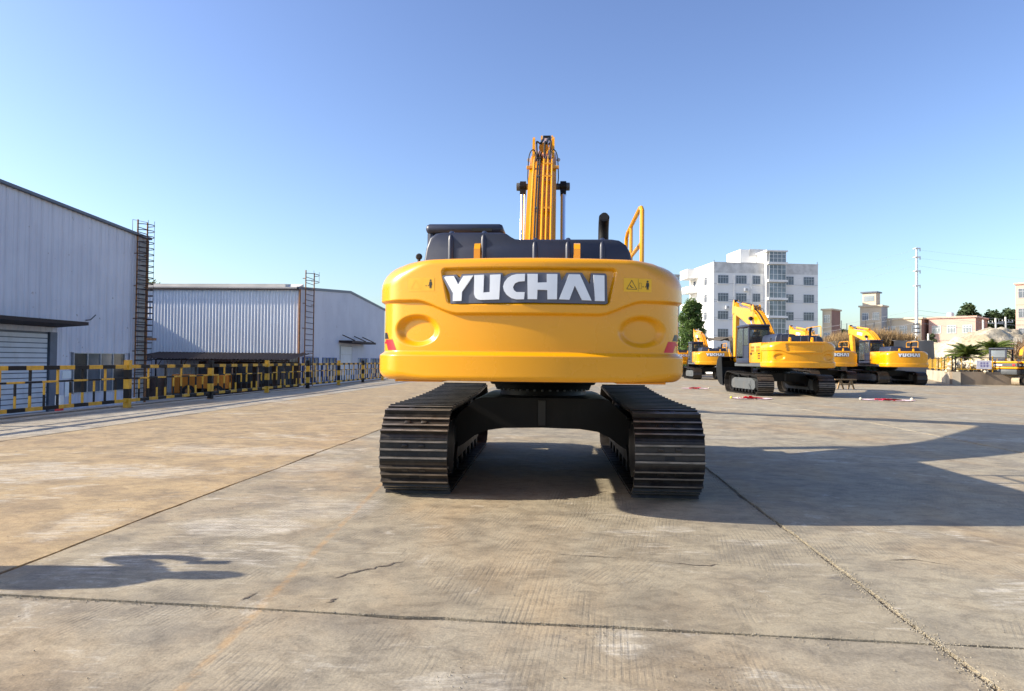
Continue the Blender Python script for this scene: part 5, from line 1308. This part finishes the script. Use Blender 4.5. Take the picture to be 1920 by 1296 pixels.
# stair tower: glazed bays between floor bands
tx0, tx1 = 10.15, 13.45
mb = MB(); mb.box(tx0 - .3, tx1 - .02, -.9, 6.5, 0, 24.3); mb.build('stair_tower', M['facade'], ob)
mb = MB(); mb.box(tx0 - .6, tx1 + .25, -1.75, 6.7, 24.3, 24.55); mb.build('tower_roof', M['facade'], ob)
for k in range(6):
    z0 = 1.2 + k * 4.0
    z0 = 22.35 - k * 3.37 if k else 22.1
    zt = 24.29 if k == 0 else z0 + 3.0
    if k == 0: zb = 22.35
    else: zb = 22.1 - k * 3.37 + .30; zt = zb + 2.75
    mb = MB(); mb.box(tx0 - .25, tx1 + .25, -1.75, -.901, zb - .42, zb - .02); bd = mb.build('floor_band', M['facade'], ob)
    gl = MB(); gl.box(tx0, tx1, -1.45, -1.42, zb, zt); gl.box(tx1 - .03, tx1, -1.419, -.902, zb, zt); g_ = gl.build('stair_glazing', M['win_glass_stair'], ob)
    fr = MB()
    for q in range(5): x = tx0 + (tx1 - tx0 - .06) * q / 4; fr.box(x, x + .06, -1.49, -1.451, zb, zt)
    for z in (zb + (zt - zb) * .36, zb + (zt - zb) * .72): fr.box(tx0 + .06, tx1 - .06, -1.485, -1.452, z, z + .06)
    fr.build('glazing_bar', M['white'], g_)
mb = MB(); mb.box(6.5, 11.6, 3.0, 9.5, BT + .121, 25.3); ph = mb.build('roof_house', M['facade'], ob)
mb = MB(); mb.box(8.3, 11.7, 2.9, 2.999, 24.0, 25.4); mb.build('stained_band', M['stain'], ob)
mb = MB(); mb.tube([(0.1, .1, BT), (0.1, .1, BT + .5)], .05, 6); mb.tube([(BW - .1, .1, BT), (BW - .1, .1, BT + .6)], .05, 6); mb.build('lightning_rod', M['wire'], ob)
for y, z in ((.4, 9.5), (.4, 6)): pass

# ------------------------------------------------------------------ background houses
def house(name, loc, rz, w_, d_, h_, floors, nwin, mat, label, sidemat=None, wz=1.0, wh_=1.5, ww=1.5, roof=None, group=None, dark=False):
    r_ = tag(empty(name, loc, rz), label, 'building', group)
    mb = MB(); mb.box(0, w_, 0, d_, 0, h_)
    mb.build('wall', mat, r_)
    if sidemat:
        mb = MB(); mb.box(w_, w_ + .03, .0, d_, 0, h_ - .02); mb.build('end_wall', sidemat, r_)  # end wall away from the sun, its shade painted as a darker colour
    mb = MB(); mb.box(-.25, w_ + .25, -.25, d_ + .2, h_, h_ + .3); mb.build('roof', roof or mat, r_)
    fh = h_ / floors; m_, p_ = window_mesh(ww, wh_, 3, .7)
    if not dark: m_.materials[0] = M['white']; p_.materials[0] = M['win_glass_pale']  # paler panes: sunlit reflection put into the glass colour
    for f in range(floors):
        for k in range(nwin):
            x = w_ * (k + .5) / nwin - ww / 2; o = link('window', m_, r_, (x, -.05, f * fh + wz)); pp = link('pane', p_, o)
        if f: mb = MB(); mb.box(0, w_, -.06, -.002, f * fh - .1, f * fh + .15); mb.build('string_course', mat, r_)
    return r_
TH = R(-45)
house('house', (80.5, 135, -2), TH, 7.7, 9.5, 12.3, 3, 3, M['pink'], 'pink three storey house with white windows right of the tall pole', M['end_shade'], wz=1.2)
tk = MB(); tk.lathe([(0, .6), (.9, .62), (1.1, .3)], (0, 0, 0), 'z', 14)
tag(tk.build('water_tank', M['galv'], None, (85.3, 136, 10.62), 0, 40), 'small steel water tank on the pink house roof', 'tank')
house('house', (72.6, 140, -2), TH, 8.4, 5.5, 12.2, 3, 4, M['cream'], 'long cream low building behind the reeds and tall pole', M['end_shade'], wz=1.3, ww=1.3)
house('house', (69.2, 139, -2), TH, 3.95, 3.6, 14.7, 4, 2, M['cream'], 'cream tower house with a smaller rooftop storey', M['greyb'], ww=1.2)  # grey end wall: the shaded side painted in
hh = tag(empty('rooftop_cabin', (69.75, 139.1, 13.0), TH), 'small roofed cabin on top of the cream tower house', 'cabin')
mb = MB(); mb.box(0, 2.5, 0, 2.4, 0, 2.5); mb.build('wall', M['cream'], hh); mb = MB(); mb.box(-.3, 2.8, -.3, 2.7, 2.5, 2.75); mb.build('roof', M['trim_blue'], hh)
mb = MB(); mb.box(.3, 2.2, -.04, -.002, .8, 1.9); mb.build('window', M['win_glass_pale'], hh)
house('house', (59.5, 134, -2), TH, 1.7, 4.4, 13.6, 4, 1, M['cream'], 'narrow beige house directly right of the white office block', M['end_shade'], ww=1.1)
house('house', (96.3, 133.6, -2), TH, 12, 12, 18.9, 5, 4, M['pink'], 'tall pink block cut off by the right frame edge', None, 1.2, 1.8, 2.2, dark=True)
house('house', (28.0, 150, -2), R(4), 8, 9, 22.0, 5, 3, M['greyb'], 'grey block partly behind the big counterweight and green tree')

# ------------------------------------------------------------------ poles and wires
sp = tag(empty('steel_pole', (57.9, 100, -2)), 'tall tapered steel transmission pole standing alone above the reeds', 'pole')
mb = MB(); mb.tube([(0, 0, 0), (0, 0, 20.2)], [.29, .14], 14); mb.build('shaft', M['galv'], sp, smooth=40)
for z in (20.05, 18.8, 16.8, 14.7, 9.2, 8.6, 8.0):
    mb = MB(); mb.box(-.34, .34, -.34, .34, z - .05, z + .08); mb.build('collar', M['galv'] if z > 12 else M['wire'], sp)
for z in (20.0, 18.8, 16.8, 14.7):
    mb = MB(); mb.tube([(.1, 0, z), (.55, 0, z + .1)], .07, 6); mb.tube([(.5, 0, z + .05), (.5, 0, z - .35)], .06, 6); mb.build('insulator', M['greyb'], sp)
up_ = None
def util(x, y, z, h, arm, label):
    r_ = tag(empty('utility_pole', (x, y, z)), label, 'pole', 'utility poles before the dark trees')
    mb = MB(); mb.tube([(0, 0, 0), (0, 0, h)], [.19, .14], 8); mb.build('shaft', M['concrete_pole'], r_)
    if arm:
        mb = MB(); mb.box(-1.2, 1.2, -.06, .06, h - .9, h - .75); c_ = mb.build('crossarm', M['greyb'], r_)
        for q in (-1.1, -.5, .5, 1.1): mb = MB(); mb.tube([(q, 0, h - .749), (q, 0, h - .45)], .06, 6); mb.build('insulator', M['concrete_pole'], c_)
util(75.5, 112, -2, 10.7, False, 'short pale pole by the edge of the pink house')
util(77.5, 112, -2, 11.0, True, 'leftmost pale pole with crossarm beyond the sand heap'); util(78.3, 112, -2, 9.0, False, 'short bare pale pole between two with crossarms'); util(79.1, 112, -2, 11.2, True, 'right pale pole with crossarm near the brown scrub')
util(66.7, 112, -2, 8.4, False, 'short pale pole standing right of the tall steel pole')
for k, (x, z) in enumerate(((47.1, 7.6), (47.9, 7.2), (50.6, 7.6), (51.8, 7.4), (54.2, 8.0))):
    mb = MB(); mb.tube([(0, 0, 0), (0, 0, z + 2)], .05, 6)
    tag(mb.build('fence_post', M['wire'], None, (x, 100, -2)), ['thin dark post leftmost above the bank', 'thin dark post second from left above the bank', 'thin dark post before the cream tower house', 'thin dark post where the tower house meets the long cream building', 'thin dark post before the middle of the long cream building'][k], 'post', 'thin posts above the bank')
for k, (z, zr, y1) in enumerate(((17.9, 19.3, 110), (16.7, 18.2, 110), (15.6, 16.0, 112), (9.2, 9.6, 104), (8.5, 8.8, 104), (7.4, 7.8, 104))):
    for sd, nm in ((1, 'right'), (-1, 'left')):
        mb = MB(); A_ = Vector((57.9, 100, z)); B_ = Vector((57.9 + 60, y1 - 6, zr)) if sd > 0 else Vector((20, y1 + 60, zr - 4))
        pts = [A_.lerp(B_, q / 12) - Vector((0, 0, 2.0 * (1 - (2 * q / 12 - 1) ** 2))) for q in range(13)]
        mb.tube(pts, .007 if k < 3 else .016, 4)
        tag(mb.build('power_line', M['cable']), ('topmost', 'second highest', 'third highest', 'fourth highest', 'fifth highest', 'lowest')[k] + ' cable running ' + nm + ' from the tall steel pole', 'cable', 'cables on the steel pole')

# ------------------------------------------------------------------ bystander left of the view, whose shadow falls into it
ps = tag(empty('person', (-4.95, 4.42, 0), 0), 'person in dark clothes holding a phone up with one raised arm', 'person')
V = [((0, 0, .98), (.25, .22)), ((0, 0, 1.22), (.24, .20)), ((0, 0, 1.40), (.22, .15)), ((0, 0, 1.50), (.07, .07)), ((0, 0, 1.60), (.09, .085)), ((0, 0, 1.72), (.075, .08)),
     ((0, .20, 1.42), (.07, .07)), ((.02, .40, 1.20), (.075, .075)), ((.16, .42, 1.36), (.055, .055)), ((.24, .33, 1.43), (.055, .05)),
     ((0, -.20, 1.40), (.07, .07)), ((-.02, -.25, 1.14), (.05, .05)), ((.1, -.22, .9), (.036, .036)), ((.13, -.22, .82), (.04, .03)),
     ((0, .1, .88), (.16, .14)), ((.02, .09, .48), (.11, .10)), ((0, .1, .09), (.05, .05)), ((.14, .12, .05), (.05, .04)),
     ((0, -.1, .88), (.16, .14)), ((.02, -.09, .48), (.11, .10)), ((0, -.11, .09), (.05, .05)), ((.14, -.12, .05), (.05, .04))]
Eg = [(0, 1), (1, 2), (2, 3), (3, 4), (4, 5), (2, 6), (6, 7), (7, 8), (8, 9), (2, 10), (10, 11), (11, 12), (12, 13), (0, 14), (14, 15), (15, 16), (16, 17), (0, 18), (18, 19), (19, 20), (20, 21)]
me = bpy.data.meshes.new('body'); me.from_pydata([v for v, r in V], Eg, []); me.materials.append(M['cloth'])
bo = link('body', me, ps); sk_ = bo.modifiers.new('skin', 'SKIN')
for i, (v, r_) in enumerate(V): me.skin_vertices[0].data[i].radius = r_; me.skin_vertices[0].data[i].use_root = i == 0
sb = bo.modifiers.new('sub', 'SUBSURF'); sb.levels = 1; sb.render_levels = 2
mb = MB(); mb.lathe([(-.13, .02), (-.11, .075), (-.03, .095), (.06, .09), (.115, .05), (.125, .01)], (0, 0, 1.66), 'z', 14); mb.build('head', M['skin'], ps, smooth=60)
mb = MB(); mb.box(-.005, .005, -.04, .04, -.08, .08); mb.build('phone', M['rubber'], ps, (.28, .29, 1.45))
for o in (ps,): pass
